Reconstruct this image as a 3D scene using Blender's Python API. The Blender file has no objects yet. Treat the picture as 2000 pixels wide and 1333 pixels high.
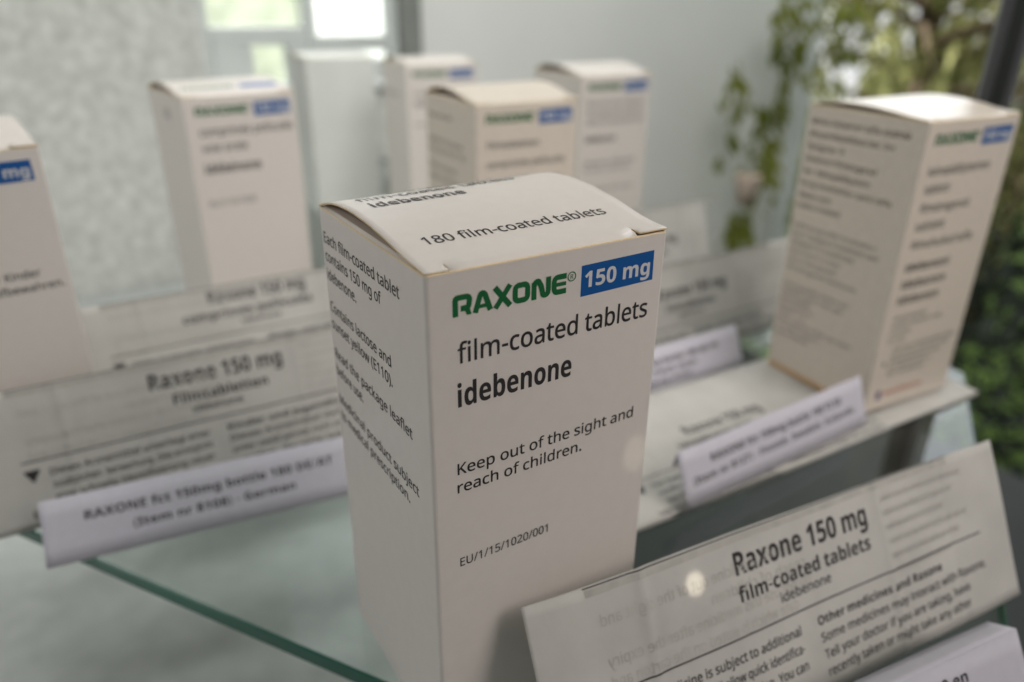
import bpy, bmesh, math, random
import numpy as np
from mathutils import Vector, Matrix
from mathutils.geometry import tessellate_polygon
random.seed(7)
S = 0.001                     # the scene is written in millimetres and built in metres
scene = bpy.context.scene
C = scene.collection

# ---------------------------------------------------------------- camera
cd = bpy.data.cameras.new('camera')
cam = bpy.data.objects.new('camera', cd); C.objects.link(cam)
cam.location = (-54.581*S, -117.971*S, 176.387*S)
cam.rotation_euler = (1.1410, -0.009, -0.554)
cd.sensor_width = 36; cd.lens = 26.241
cd.clip_start = 0.005; cd.clip_end = 60
cd.dof.use_dof = True
cd.dof.focus_distance = 0.160
cd.dof.aperture_fstop = 7.6
scene.camera = cam
# ---------------------------------------------------------------- world, light, exposure
world = bpy.data.worlds.new('World'); scene.world = world; world.use_nodes = True
bg = world.node_tree.nodes['Background']
bg.inputs['Color'].default_value = (0.98, 0.98, 1.0, 1); bg.inputs['Strength'].default_value = 0.17
def lamp(name, kind, loc, target, power, size=0.3, size_y=None, color=(1, 1, 1)):
    l = bpy.data.lights.new(name, kind); l.energy = power; l.color = color
    if kind == 'AREA':
        l.shape = 'RECTANGLE'; l.size = size; l.size_y = size_y or size
    o = bpy.data.objects.new(name, l); C.objects.link(o)
    o.location = loc
    o.rotation_euler = (Vector(target)-Vector(loc)).to_track_quat('-Z', 'Y').to_euler()
    return o
lamp('window_light', 'AREA', (1.30, 0.72, 0.54), (0.15, 0.15, 0.05), 5.4, 0.9, 0.5, (0.88, 0.93, 1.0))
lamp('side_fill', 'AREA', (-0.70, 0.42, 0.45), (0.1, 0.1, 0.05), 1.4, 0.5, 0.5, (1.0, 0.96, 0.92))  # unseen fill, added to brighten the left faces of the cartons
lamp('wall_fill', 'AREA', (0.15, 0.05, 0.85), (0.25, 0.76, 0.15), 5.2, 0.9, 0.4, (1.0, 1.0, 0.98)).data.spread = math.radians(110)  # unseen lamp, added to brighten the back walls
lamp('room_light', 'AREA', (0.34, -0.40, 0.48), (0.17, 0.05, 0.06), 0.50, 0.4, 0.4, (1.0, 0.91, 0.87)).data.spread = math.radians(62)
lamp('tree_fill', 'AREA', (1.5, 1.0, 2.6), (2.2, 1.7, -0.2), 420, 2.0, 2.0, (1.0, 0.98, 0.92))  # added area lamp overhead, gives the trees their daylight
lamp('house_fill', 'AREA', (1.2, 2.2, 3.0), (1.6, 5.4, -0.3), 380, 2.5, 2.0, (1.0, 1.0, 0.98))  # added lamp outside, brightens the house and pale hedge behind the window
l = bpy.data.lights.new('reflection_spot', 'SPOT'); l.energy = 6.5; l.spot_size = math.radians(1.15); l.spot_blend = 0.9; l.shadow_soft_size = 0.0006; l.color = (1, .9, .74)  # added tight spots: their pools stand in for lamp reflections in front glass
for a, b, e in (((.03, -.30, .30), (.0662, -.0153, .0379), 1.0), ((.02, -.34, .42), (.0557, 0, .0732), .3)):
    l2 = l.copy(); l2.energy = l.energy*e
    spot = bpy.data.objects.new('reflection_spot', l2); C.objects.link(spot); spot.location = a
    spot.rotation_euler = (Vector(b)-Vector(a)).to_track_quat('-Z', 'Y').to_euler()
v = scene.view_settings
v.view_transform = 'Standard'; v.look = 'None'; v.exposure = -0.2; v.gamma = 1
scene.cycles.use_denoising = True
scene.cycles.max_bounces = 8; scene.cycles.transparent_max_bounces = 8

# ---------------------------------------------------------------- materials
def mat(name, col, rough=0.6, spec=0.4, noise=0, nscale=800, bump=0, bscale=4000, metal=0, emit=None, trans=0, mottle=None):
    m = bpy.data.materials.new(name); m.use_nodes = True
    nt = m.node_tree; b = nt.nodes['Principled BSDF']
    b.inputs['Base Color'].default_value = (*col, 1)
    b.inputs['Roughness'].default_value = rough
    b.inputs['Specular IOR Level'].default_value = spec
    b.inputs['Metallic'].default_value = metal
    tc = nt.nodes.new('ShaderNodeTexCoord')
    if noise:
        n = nt.nodes.new('ShaderNodeTexNoise'); n.inputs['Scale'].default_value = nscale; n.inputs['Detail'].default_value = 4
        nt.links.new(tc.outputs['Object'], n.inputs['Vector'])
        r = nt.nodes.new('ShaderNodeValToRGB')
        lo = mottle or tuple(c*(1-noise) for c in col)
        r.color_ramp.elements[0].position = .3; r.color_ramp.elements[1].position = .7
        r.color_ramp.elements[0].color = (*lo, 1); r.color_ramp.elements[1].color = (*[min(1, c*(1+noise*.4)) for c in col], 1)
        nt.links.new(n.outputs['Fac'], r.inputs['Fac']); nt.links.new(r.outputs['Color'], b.inputs['Base Color'])
    if bump:
        n = nt.nodes.new('ShaderNodeTexNoise'); n.inputs['Scale'].default_value = bscale; n.inputs['Detail'].default_value = 3
        nt.links.new(tc.outputs['Object'], n.inputs['Vector'])
        bp = nt.nodes.new('ShaderNodeBump'); bp.inputs['Strength'].default_value = bump; bp.inputs['Distance'].default_value = 0.0002
        nt.links.new(n.outputs['Fac'], bp.inputs['Height']); nt.links.new(bp.outputs['Normal'], b.inputs['Normal'])
    return m
M = dict(
    board=mat('coated_white_board', (0.69, 0.64, 0.60), .36, .5, .025, 260, .12, 5000),
    raw=mat('raw_tan_board', (0.60, 0.40, 0.21), .85, .15, .12, 900, .3, 5000),
    edge=mat('cut_board_edge', (0.74, 0.60, 0.40), .85, .15, .1, 1500),
    ink=mat('black_ink', (0.030, 0.026, 0.028), .45, .35),
    green=mat('green_ink', (0.008, 0.115, 0.035), .4, .4),
    blue=mat('blue_ink', (0.004, 0.085, 0.30), .4, .4, .06, 700),
    reversed=mat('unprinted_white', (0.60, 0.60, 0.61), .42, .45),
    grey=mat('grey_ink', (0.16, 0.155, 0.155), .6, .3),
    red=mat('red_ink', (0.45, 0.10, 0.05), .5, .3),
    purple=mat('purple_ink', (0.10, 0.03, 0.16), .5, .3),
    leaf=mat('thin_leaflet_paper', (0.495, 0.483, 0.455), .75, .25, .12, 45, .45, 260),
    ghost=mat('show_through_ink', (0.435, 0.42, 0.388), .75, .25, .15, 200),
    card=mat('lavender_white_card', (0.50, 0.485, 0.545), .6, .3, .04, 300, .15, 3000),
    plaster=mat('rough_plaster', (0.60, 0.61, 0.575), .9, .1, .26, 95, 1.0, 200),
    ledge=mat('pale_plaster_ledge', (0.45, 0.47, 0.46), .8, .2, .12, 60, .7, 90),
    wall=mat('smooth_painted_wall', (0.79, 0.79, 0.76), .7, .2, .05, 5),
    dark=mat('dark_slate', (0.016, 0.021, 0.019), .6, .5, .4, 12),
    metal=mat('dark_grey_metal', (0.10, 0.105, 0.11), .4, .5, .1, 40),
    postgrey=mat('grey_painted_post', (0.24, 0.25, 0.23), .5, .4, .1, 30),
    frame=mat('white_window_frame', (0.76, 0.78, 0.77), .5, .4, .04, 20),
    sash=mat('grey_window_sash', (0.58, 0.61, 0.59), .5, .4, .06, 30),
    reflection_box=mat('reflection_tinted_board', (0.64, 0.655, 0.625), .85, .2, .08, 20),  # tint of a box mirrored in glass, put into the board colour
    bark=mat('bark', (0.10, 0.075, 0.05), .9, .1, .4, 60),
    stone=mat('pale_stone', (0.62, 0.50, 0.42), .8, .2, .2, 30),
    lawn=mat('lawn', (0.10, 0.16, 0.04), .9, .1, .4, 6),
    build=mat('white_render', (0.85, 0.86, 0.86), .8, .2, .05, 3),
)
def leafmat(name, a, b):
    m = bpy.data.materials.new(name); m.use_nodes = True; nt = m.node_tree
    nt.nodes.remove(nt.nodes['Principled BSDF'])
    tc = nt.nodes.new('ShaderNodeTexCoord'); n = nt.nodes.new('ShaderNodeTexNoise'); n.inputs['Scale'].default_value = 9; n.inputs['Detail'].default_value = 5
    nt.links.new(tc.outputs['Object'], n.inputs['Vector'])
    r = nt.nodes.new('ShaderNodeValToRGB'); r.color_ramp.elements[0].position = .35; r.color_ramp.elements[1].position = .65
    r.color_ramp.elements[0].color = (*a, 1); r.color_ramp.elements[1].color = (*b, 1)
    nt.links.new(n.outputs['Fac'], r.inputs['Fac'])
    d = nt.nodes.new('ShaderNodeBsdfDiffuse'); t = nt.nodes.new('ShaderNodeBsdfTranslucent'); x = nt.nodes.new('ShaderNodeMixShader'); x.inputs[0].default_value = .45
    nt.links.new(r.outputs['Color'], d.inputs['Color']); nt.links.new(r.outputs['Color'], t.inputs['Color'])
    nt.links.new(d.outputs[0], x.inputs[1]); nt.links.new(t.outputs[0], x.inputs[2])
    nt.links.new(x.outputs[0], nt.nodes['Material Output'].inputs['Surface'])
    return m
M['leaves'] = leafmat('olive_leaves', (0.12, 0.135, 0.05), (0.38, 0.38, 0.17))
M['vine'] = leafmat('yellow_green_leaves', (0.13, 0.16, 0.03), (0.34, 0.36, 0.08))
M['hedge'] = leafmat('dark_hedge_leaves', (0.014, 0.018, 0.017), (0.045, 0.052, 0.044))
M['cream'] = mat('cream_white_board', (0.66, 0.59, 0.51), .36, .5, .05, 260, .12, 5000)
def glassmat(name, tint, rough=.02, refl=1.0):
    m = bpy.data.materials.new(name); m.use_nodes = True; nt = m.node_tree
    nt.nodes.remove(nt.nodes['Principled BSDF'])
    t = nt.nodes.new('ShaderNodeBsdfTransparent'); t.inputs[0].default_value = (*tint, 1)
    g = nt.nodes.new('ShaderNodeBsdfGlossy'); g.inputs['Roughness'].default_value = rough
    f = nt.nodes.new('ShaderNodeFresnel'); f.inputs[0].default_value = 1.5
    x = nt.nodes.new('ShaderNodeMixShader')
    nt.links.new(f.outputs[0], x.inputs[0]); nt.links.new(t.outputs[0], x.inputs[1]); nt.links.new(g.outputs[0], x.inputs[2])
    nt.links.new(x.outputs[0], nt.nodes['Material Output'].inputs['Surface'])
    return m
M['hedge_pale'] = mat('pale_green_hedge', (0.47, 0.50, 0.41), .9, .1, .3, 8)  # pale green base colour with random mottling
M['glass'] = glassmat('shelf_glass', (0.95, 0.975, 0.965))
M['pane'] = glassmat('window_glass', (0.96, 0.98, 0.97))
M['glass_edge'] = mat('green_glass_edge', (0.004, 0.115, 0.075), .15, .6, .25, 25)
M['clear'] = bpy.data.materials.new('glass_underside'); M['clear'].use_nodes = True
_nt = M['clear'].node_tree; _nt.nodes.remove(_nt.nodes['Principled BSDF']); _t = _nt.nodes.new('ShaderNodeBsdfTransparent'); _t.inputs[0].default_value = (0.96, 0.99, 0.975, 1)
_nt.links.new(_t.outputs[0], _nt.nodes['Material Output'].inputs['Surface'])
def emis(name, col, s):
    m = bpy.data.materials.new(name); m.use_nodes = True; nt = m.node_tree
    nt.nodes.remove(nt.nodes['Principled BSDF'])
    e = nt.nodes.new('ShaderNodeEmission'); e.inputs[0].default_value = (*col, 1); e.inputs[1].default_value = s
    nt.links.new(e.outputs[0], nt.nodes['Material Output'].inputs['Surface'])
    return m
M['sky'] = emis('overcast_sky', (0.97, 0.98, 1.0), 1.15)

# ---------------------------------------------------------------- helpers
def link(name, verts, faces, mats, parent=None, midx=None, smooth=False, scale=True):
    me = bpy.data.meshes.new(name)
    me.from_pydata([tuple(c*S for c in p) for p in verts] if scale else verts, [], faces)
    for m in (mats if isinstance(mats, (list, tuple)) else [mats]): me.materials.append(m)
    if midx is not None: me.polygons.foreach_set('material_index', midx)
    if smooth: me.polygons.foreach_set('use_smooth', [True]*len(me.polygons))
    me.update()
    o = bpy.data.objects.new(name, me); C.objects.link(o)
    if parent: o.parent = parent
    return o
def thing(name, label, cat, loc=(0, 0, 0), yaw=0, group=None):
    o = bpy.data.objects.new(name, None); C.objects.link(o)
    o.location = tuple(c*S for c in loc); o.rotation_euler = (0, 0, yaw); o.empty_display_size = .01
    o['label'] = label; o['category'] = cat
    if group: o['group'] = group
    return o
def tag(o, label, cat, group=None):
    o['label'] = label; o['category'] = cat
    if group: o['group'] = group
    return o
def bevbox(name, lo, hi, m, parent=None, r=0.0, seg=2):
    bm = bmesh.new(); bmesh.ops.create_cube(bm, size=1)
    for q in bm.verts: q.co = Vector([((lo[i]+hi[i])/2+q.co[i]*(hi[i]-lo[i]))*S for i in range(3)])
    if r: bmesh.ops.bevel(bm, geom=bm.edges[:], offset=r*S, segments=seg, affect='EDGES', profile=.5)
    me = bpy.data.meshes.new(name); bm.to_mesh(me); bm.free(); me.materials.append(m)
    o = bpy.data.objects.new(name, me); C.objects.link(o)
    if parent: o.parent = parent
    return o
def structure(o): o['kind'] = 'structure'; return o

# ---- lettering: glyph outlines kept in the script, cut into triangles once, laid on any surface
# per style a table: character code, advance, number of outlines, then per outline its point count and its step by step x y offsets
def read_font(t):
    out = {}; i = 0
    while i < len(t):
        code, adv, n = t[i:i+3]; i += 3; sp = []
        for _ in range(n):
            k = t[i]; sp.append(t[i+1:i+1+2*k]); i += 1+2*k
        out[chr(code)] = (adv, sp)
    return out
REGULAR_OUTLINES = [
    65, 447, 2, 8, 0, 0, 195, 502, 57, 0, 195, -502, -65, 0, -61, 155, -198, 0, -59, -155, 8, 144, 211, 159, 0, -57, 151, -7, 20, -9, 31, -7, 24, -12, -42, -10, -33,
    66, 455, 3, 25, 68, 0, 0, 500, 143, 0, 82, -7, 60, -21, 26, -23, 16, -32, 6, -41, -7, -40, -18, -33, -30, -24, -41, -14, 0, -3, 30, -7, 27, -11, 23, -16, 18, -22, 11, -28, 3, -36, -5, -42, -15, -35, -26, -28, -35, -21, -42, -12, -50, -4, 11, 131, 287, 92, 0, 55, 5, 34, 16, 17, 25, 6, 36, -7, 35, -22, 24, -37, 14, -55, 4, -83, 0, 11, 131, 53, 101, 0, 56, 7, 36, 19, 20, 30, 6, 38, -7, 36, -20, 27, -37, 19, -59, 6, -96, 0,
    67, 443, 1, 35, 272, -7, -70, 8, -57, 24, -45, 38, -32, 51, -19, 63, -6, 74, 7, 71, 20, 62, 35, 52, 47, 38, 60, 25, 71, 8, 74, -7, 64, -22, -25, -54, -52, 19, -29, 7, -33, 2, -50, -6, -42, -18, -35, -30, -25, -41, -16, -49, -5, -58, 5, -58, 14, -49, 24, -40, 34, -31, 43, -18, 53, -6, 62, 6, 57, 14, 0, -55, -58, -15,
    68, 511, 2, 15, 68, 0, 0, 500, 154, 0, 71, -7, 60, -21, 49, -35, 36, -47, 23, -61, 7, -74, -7, -78, -23, -63, -38, -50, -53, -36, -64, -21, -76, -7, 12, 131, 54, 68, 0, 113, 22, 67, 66, 23, 111, -6, 61, -16, 49, -27, 37, -38, 25, -46, 16, -56, 5, -82, 0,
    69, 389, 1, 12, 68, 0, 0, 500, 279, 0, 0, -55, -216, 0, 0, -156, 204, 0, 0, -55, -204, 0, 0, -179, 216, 0, 0, -55,
    70, 363, 1, 10, 68, 0, 0, 500, 279, 0, 0, -55, -216, 0, 0, -177, 203, 0, 0, -56, -203, 0, 0, -212,
    71, 510, 1, 43, 282, -7, -71, 8, -60, 23, -47, 38, -34, 51, -20, 63, -7, 74, 7, 73, 24, 63, 37, 51, 51, 38, 64, 24, 76, 8, 41, -2, 38, -6, 36, -9, 34, -12, -24, -55, -60, 20, -34, 7, -35, 2, -55, -6, -47, -18, -37, -30, -28, -41, -17, -49, -5, -58, 4, -56, 15, -49, 25, -41, 35, -31, 48, -19, 61, -6, 56, 3, 42, 9, 0, 148, -110, 0, 0, 56, 173, 0, 0, -245, -41, -12, -41, -8, -44, -4,
    72, 519, 1, 12, 68, 0, 0, 500, 63, 0, 0, -211, 256, 0, 0, 211, 63, 0, 0, -500, -63, 0, 0, 233, -256, 0, 0, -233,
    73, 237, 1, 12, 28, 0, 0, 36, 59, 14, 0, 400, -59, 14, 0, 36, 181, 0, 0, -36, -59, -14, 0, -400, 59, -14, 0, -36,
    74, 191, 1, 20, -3, -133, -29, 2, -23, 7, 0, 53, 24, -5, 27, -2, 17, 2, 16, 5, 14, 10, 12, 15, 7, 21, 2, 28, 0, 497, 63, 0, 0, -492, -4, -44, -11, -36, -20, -27, -27, -19, -31, -11,
    75, 433, 1, 14, 68, 0, 0, 500, 63, 0, 0, -246, 43, 47, 43, 48, 135, 151, 74, 0, -198, -218, 205, -282, -74, 0, -177, 239, -51, -45, 0, -194,
    76, 367, 1, 6, 68, 0, 0, 500, 63, 0, 0, -444, 218, 0, 0, -56,
    77, 635, 1, 20, 68, 0, 0, 500, 93, 0, 154, -410, 3, 0, 157, 410, 92, 0, 0, -500, -62, 0, 0, 307, 2, 73, 3, 58, -3, 0, -167, -438, -51, 0, -165, 438, -3, 0, 4, -58, 1, -77, 0, -303,
    78, 532, 1, 17, 68, 0, 0, 500, 73, 0, 267, -414, 2, 0, -1, 34, -2, 49, -2, 49, 0, 282, 59, 0, 0, -500, -73, 0, -268, 415, -3, 0, 4, -61, 2, -75, 0, -279,
    79, 547, 2, 26, 274, -7, -49, 4, -43, 10, -37, 18, -45, 39, -32, 52, -19, 63, -6, 72, 6, 73, 19, 62, 32, 51, 45, 38, 37, 18, 43, 11, 50, 4, 68, -8, 58, -24, 44, -39, 33, -51, 20, -63, 6, -72, -6, -73, -20, -63, -33, -51, -44, -39, -58, -24, 24, 274, 48, 52, 6, 41, 18, 31, 30, 22, 41, 13, 49, 5, 59, -5, 58, -13, 50, -22, 40, -31, 30, -41, 17, -51, 6, -52, -6, -42, -17, -31, -30, -23, -40, -13, -50, -5, -58, 5, -59, 13, -49, 22, -41, 32, -30, 41, -18,
    80, 424, 2, 17, 68, 0, 0, 500, 132, 0, 60, -4, 47, -13, 36, -22, 25, -29, 15, -36, 5, -43, -5, -40, -14, -37, -24, -33, -38, -26, -51, -17, -68, -5, -57, 0, 0, -195, 13, 131, 249, 50, 0, 63, 5, 44, 18, 19, 19, 12, 26, 4, 33, -4, 30, -10, 24, -17, 18, -40, 18, -57, 6, -64, 0,
    81, 547, 2, 31, 388, -119, -97, 113, -10, -1, -7, 0, -49, 4, -43, 10, -37, 18, -45, 39, -32, 52, -19, 63, -6, 72, 6, 73, 19, 62, 32, 51, 45, 38, 37, 18, 43, 11, 50, 4, 68, -8, 58, -24, 44, -39, 33, -51, 20, -63, 6, -72, -4, -58, -12, -52, -21, -46, -28, -39, -36, -30, -44, -20, 119, -125, 24, 274, 48, 52, 6, 41, 18, 31, 30, 22, 41, 13, 49, 5, 59, -5, 58, -13, 50, -22, 40, -31, 30, -41, 17, -51, 6, -52, -6, -42, -17, -31, -30, -23, -40, -13, -50, -5, -58, 5, -59, 13, -49, 22, -41, 32, -30, 41, -18,
    82, 436, 2, 20, 68, 0, 0, 500, 138, 0, 57, -4, 45, -12, 35, -19, 25, -28, 15, -36, 5, -43, -4, -37, -11, -30, -16, -24, -21, -18, -24, -14, -24, -11, 137, -224, -73, 0, -122, 207, -99, 0, 0, -207, 12, 131, 260, 75, 0, 53, 6, 36, 18, 21, 30, 7, 41, -3, 30, -10, 23, -17, 17, -37, 15, -54, 5, -71, 0,
    83, 384, 1, 57, 173, -7, -40, 2, -38, 4, -33, 8, -26, 10, 0, 60, 62, -20, 38, -7, 40, -2, 49, 5, 35, 16, 21, 26, 8, 33, -3, 23, -8, 18, -14, 17, -22, 15, -71, 30, -56, 26, -40, 31, -19, 25, -10, 31, -4, 36, 5, 37, 15, 31, 25, 25, 32, 19, 38, 11, 45, 4, 39, -2, 36, -6, 33, -9, 30, -11, -20, -54, -56, 19, -31, 6, -33, 2, -41, -5, -29, -15, -18, -23, -6, -30, 2, -23, 8, -19, 14, -16, 21, -14, 64, -29, 41, -17, 34, -18, 26, -20, 20, -24, 12, -29, 4, -36, -6, -41, -16, -35, -27, -28, -36, -21, -43, -12,
    84, 389, 1, 8, 163, 0, 0, 445, -156, 0, 0, 55, 375, 0, 0, -55, -156, 0, 0, -445,
    85, 512, 1, 29, 254, -7, -58, 6, -47, 17, -37, 28, -27, 37, -17, 45, -5, 52, 0, 322, 63, 0, 0, -324, 4, -38, 11, -31, 18, -26, 25, -18, 33, -12, 40, -3, 41, 4, 33, 12, 24, 20, 23, 41, 8, 51, 0, 324, 62, 0, 0, -324, -5, -49, -16, -44, -26, -37, -38, -29, -49, -18,
    86, 420, 1, 11, 179, 0, -179, 500, 66, 0, 113, -321, 18, -58, 13, -51, 13, 52, 19, 59, 112, 319, 66, 0, -178, -500,
    87, 651, 1, 26, 141, 0, -133, 500, 66, 0, 78, -305, 14, -63, 10, -56, 10, 59, 16, 63, 89, 302, 65, 0, 91, -304, 17, -64, 11, -56, 10, 56, 14, 63, 77, 305, 66, 0, -133, -500, -64, 0, -97, 328, -11, 40, -9, 36, -5, 22, -8, -38, -16, -62, -95, -326,
    88, 410, 1, 12, 3, 0, 166, 261, -156, 239, 70, 0, 123, -196, 123, 196, 67, 0, -155, -238, 167, -262, -72, 0, -132, 217, -135, -217,
    89, 396, 1, 9, 167, 0, 0, 191, -167, 309, 69, 0, 129, -246, 130, 246, 68, 0, -166, -306, 0, -194,
    90, 401, 1, 10, 27, 0, 0, 48, 263, 396, -255, 0, 0, 56, 331, 0, 0, -48, -263, -396, 270, 0, 0, -56,
    97, 393, 2, 39, 151, -7, -47, 7, -38, 20, -19, 21, -11, 28, -4, 35, 5, 35, 15, 29, 24, 23, 35, 17, 45, 11, 56, 5, 64, 2, 0, 23, -5, 39, -15, 26, -25, 13, -33, 5, -29, -2, -27, -7, -50, -20, -18, 46, 26, 13, 32, 10, 34, 7, 36, 3, 41, -4, 34, -10, 26, -16, 19, -25, 10, -31, 4, -40, 0, -256, -45, 0, -12, 53, -2, 0, -26, -27, -26, -18, -32, -11, 15, 165, 43, 43, 6, 36, 20, 17, 21, 11, 27, 3, 33, 0, 33, -55, -2, -59, -7, -38, -15, -20, -24, -7, -31, 5, -28, 14, -19, 22, -11,
    98, 431, 2, 29, 237, -7, -40, 4, -32, 12, -25, 18, -19, 21, -5, 0, -12, -48, -44, 0, 0, 532, 61, 0, 0, -129, -1, -45, -2, -32, 3, 0, 19, 22, 25, 18, 32, 12, 40, 4, 44, -6, 37, -16, 32, -27, 23, -38, 14, -48, 5, -59, -5, -59, -14, -49, -24, -38, -31, -27, -37, -17, 19, 228, 44, 31, 4, 25, 13, 20, 20, 18, 46, 6, 61, -11, 79, -34, 48, -56, 16, -36, -4, -27, -12, -20, -19, -17, -44, -6, -62, 0, -3, 6, -61, 17, -45, 19, -21, 29, -12,
    99, 336, 1, 31, 210, -7, -47, 5, -42, 15, -34, 26, -26, 37, -17, 49, -5, 61, 5, 62, 18, 50, 27, 38, 35, 26, 43, 15, 47, 5, 56, -6, 43, -14, -19, -51, -39, 12, -42, 5, -62, -15, -36, -48, -13, -79, 7, -60, 20, -44, 21, -20, 27, -12, 32, -4, 29, 2, 26, 5, 43, 15, 0, -55, -42, -15,
    100, 431, 2, 29, 193, -7, -44, 5, -37, 17, -31, 27, -24, 37, -14, 49, -4, 59, 4, 59, 14, 49, 24, 38, 31, 27, 38, 17, 43, 5, 40, -4, 31, -12, 25, -18, 21, -21, 4, 0, -3, 27, -1, 28, 0, 150, 61, 0, 0, -532, -50, 0, -9, 50, -2, 0, -20, -22, -25, -18, -32, -13, 21, 202, 44, 36, 4, 28, 11, 20, 18, 18, 41, 6, 57, 0, 11, -6, 62, -17, 46, -20, 21, -28, 12, -37, 4, -31, -4, -25, -13, -19, -22, -19, -47, -6, -59, 6, -60, 19, -45, 20, -20, 25, -13,
    101, 395, 2, 33, 219, -7, -50, 5, -44, 17, -36, 27, -28, 37, -17, 48, -5, 58, 5, 57, 15, 49, 25, 39, 33, 29, 41, 17, 46, 6, 45, -5, 38, -16, 31, -25, 23, -34, 14, -41, 4, -48, 0, -37, -257, 0, 4, -39, 11, -33, 18, -25, 23, -19, 29, -11, 35, -3, 34, 1, 29, 5, 57, 19, 0, -53, -56, -19, -31, -5, 9, 104, 225, 191, 0, -6, 43, -16, 34, -29, 22, -40, 8, -40, -7, -30, -21, -20, -34,
    102, 241, 1, 26, 76, 0, 0, 328, -65, 0, 0, 28, 65, 21, 0, 22, 4, 44, 11, 35, 18, 26, 24, 18, 30, 10, 35, 4, 41, -4, 32, -9, -16, -48, -26, 7, -30, 3, -27, -5, -19, -15, -11, -27, -4, -38, 0, -25, 94, 0, 0, -47, -94, 0, 0, -328,
    103, 431, 2, 42, 203, -168, -75, 6, -60, 18, 0, 56, 62, -22, 77, -7, 43, 7, 33, 21, 20, 34, 7, 44, 0, 15, 1, 24, 1, 22, -2, 0, -30, -32, -39, -19, -48, -6, -45, 6, -38, 17, -31, 28, -22, 39, -14, 47, -4, 57, 4, 56, 14, 47, 22, 39, 31, 30, 38, 17, 45, 6, 35, -3, 31, -11, 28, -17, 23, -25, 4, 0, 8, 49, 49, 0, 0, -381, -4, -50, -14, -40, -23, -31, -32, -23, -43, -14, 21, 202, 43, 35, 4, 27, 10, 21, 17, 19, 40, 7, 58, 0, 15, -7, 66, -20, 44, -21, 19, -28, 11, -34, 4, -29, -5, -24, -12, -20, -21, -19, -45, -7, -62, 7, -61, 19, -45, 19, -20, 25, -12,
    104, 433, 1, 28, 60, 0, 0, 532, 61, 0, 0, -156, -3, -52, 4, 0, 21, 25, 28, 18, 33, 11, 35, 4, 42, -4, 34, -11, 27, -18, 19, -26, 11, -35, 4, -44, 0, -244, -61, 0, 0, 240, -9, 50, -28, 30, -47, 11, -38, -4, -28, -12, -20, -20, -18, -43, -6, -58, 0, -194,
    105, 181, 2, 16, 91, 438, -14, 2, -12, 7, -8, 13, -2, 17, 2, 17, 8, 13, 12, 7, 14, 2, 13, -2, 12, -7, 8, -13, 3, -17, -3, -17, -8, -13, -12, -7, 4, 60, 0, 0, 375, 61, 0, 0, -375,
    106, 181, 2, 16, 91, 438, -14, 2, -12, 7, -8, 13, -2, 17, 2, 17, 8, 13, 12, 7, 14, 2, 13, -2, 12, -7, 8, -13, 3, -17, -3, -17, -8, -13, -12, -7, 17, 15, -168, -30, 2, -24, 6, 0, 50, 22, -5, 25, -2, 20, 3, 17, 9, 11, 18, 4, 29, 0, 433, 61, 0, 0, -431, -6, -47, -19, -35, -20, -17, -27, -10,
    107, 374, 1, 18, 60, 0, 0, 532, 60, 0, 0, -278, 0, -29, -2, -32, 2, 0, 13, 16, 17, 22, 15, 18, 120, 126, 72, 0, -152, -160, 163, -215, -75, 0, -130, 175, -43, -37, 0, -138,
    108, 181, 1, 4, 60, 0, 0, 532, 61, 0, 0, -532,
    109, 655, 1, 46, 60, 0, 0, 375, 49, 0, 9, -51, 4, 0, 20, 26, 27, 18, 31, 11, 32, 3, 52, -7, 39, -21, 24, -35, 4, 0, 22, 28, 29, 20, 34, 12, 35, 3, 39, -3, 32, -11, 25, -18, 17, -26, 11, -36, 3, -44, 0, -244, -61, 0, 0, 242, -8, 49, -26, 30, -42, 10, -33, -4, -26, -10, -19, -18, -18, -39, -6, -53, 0, -207, -61, 0, 0, 242, -8, 49, -26, 30, -43, 10, -34, -4, -26, -12, -18, -19, -16, -43, -6, -58, 0, -195,
    110, 433, 1, 27, 60, 0, 0, 375, 49, 0, 9, -51, 4, 0, 22, 26, 28, 18, 33, 11, 35, 3, 41, -3, 34, -11, 27, -18, 19, -26, 11, -36, 4, -44, 0, -244, -61, 0, 0, 240, -9, 50, -28, 30, -47, 11, -37, -4, -29, -12, -20, -19, -18, -43, -6, -58, 0, -195,
    111, 424, 2, 24, 211, -7, -47, 6, -42, 17, -35, 28, -26, 38, -17, 49, -5, 57, 5, 58, 15, 48, 26, 38, 35, 28, 43, 17, 50, 5, 48, -5, 42, -17, 35, -28, 26, -38, 16, -48, 6, -58, -5, -57, -16, -48, -26, -39, -36, -28, -42, -17, 20, 212, 44, 35, 4, 27, 13, 22, 22, 19, 46, 7, 59, -7, 60, -19, 45, -22, 21, -28, 12, -35, 5, -34, -5, -28, -12, -21, -21, -19, -45, -7, -60, 7, -59, 20, -46, 20, -22, 28, -13,
    112, 431, 2, 29, 60, -168, 0, 543, 50, 0, 8, -51, 3, 0, 20, 23, 24, 19, 32, 12, 41, 4, 43, -5, 38, -16, 31, -27, 23, -38, 14, -48, 5, -60, -5, -58, -14, -49, -23, -38, -32, -28, -37, -16, -44, -6, -39, 4, -32, 12, -26, 18, -19, 21, -4, 0, 3, -30, 1, -32, 0, -154, 22, 228, 44, 32, 5, 25, 14, 19, 22, 14, 29, 8, 35, 2, 40, -6, 58, -18, 45, -20, 21, -26, 13, -31, 5, -35, -4, -27, -11, -19, -18, -18, -40, -7, -58, 0, -12, 6, -61, 17, -45, 19, -21, 29, -13,
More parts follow.
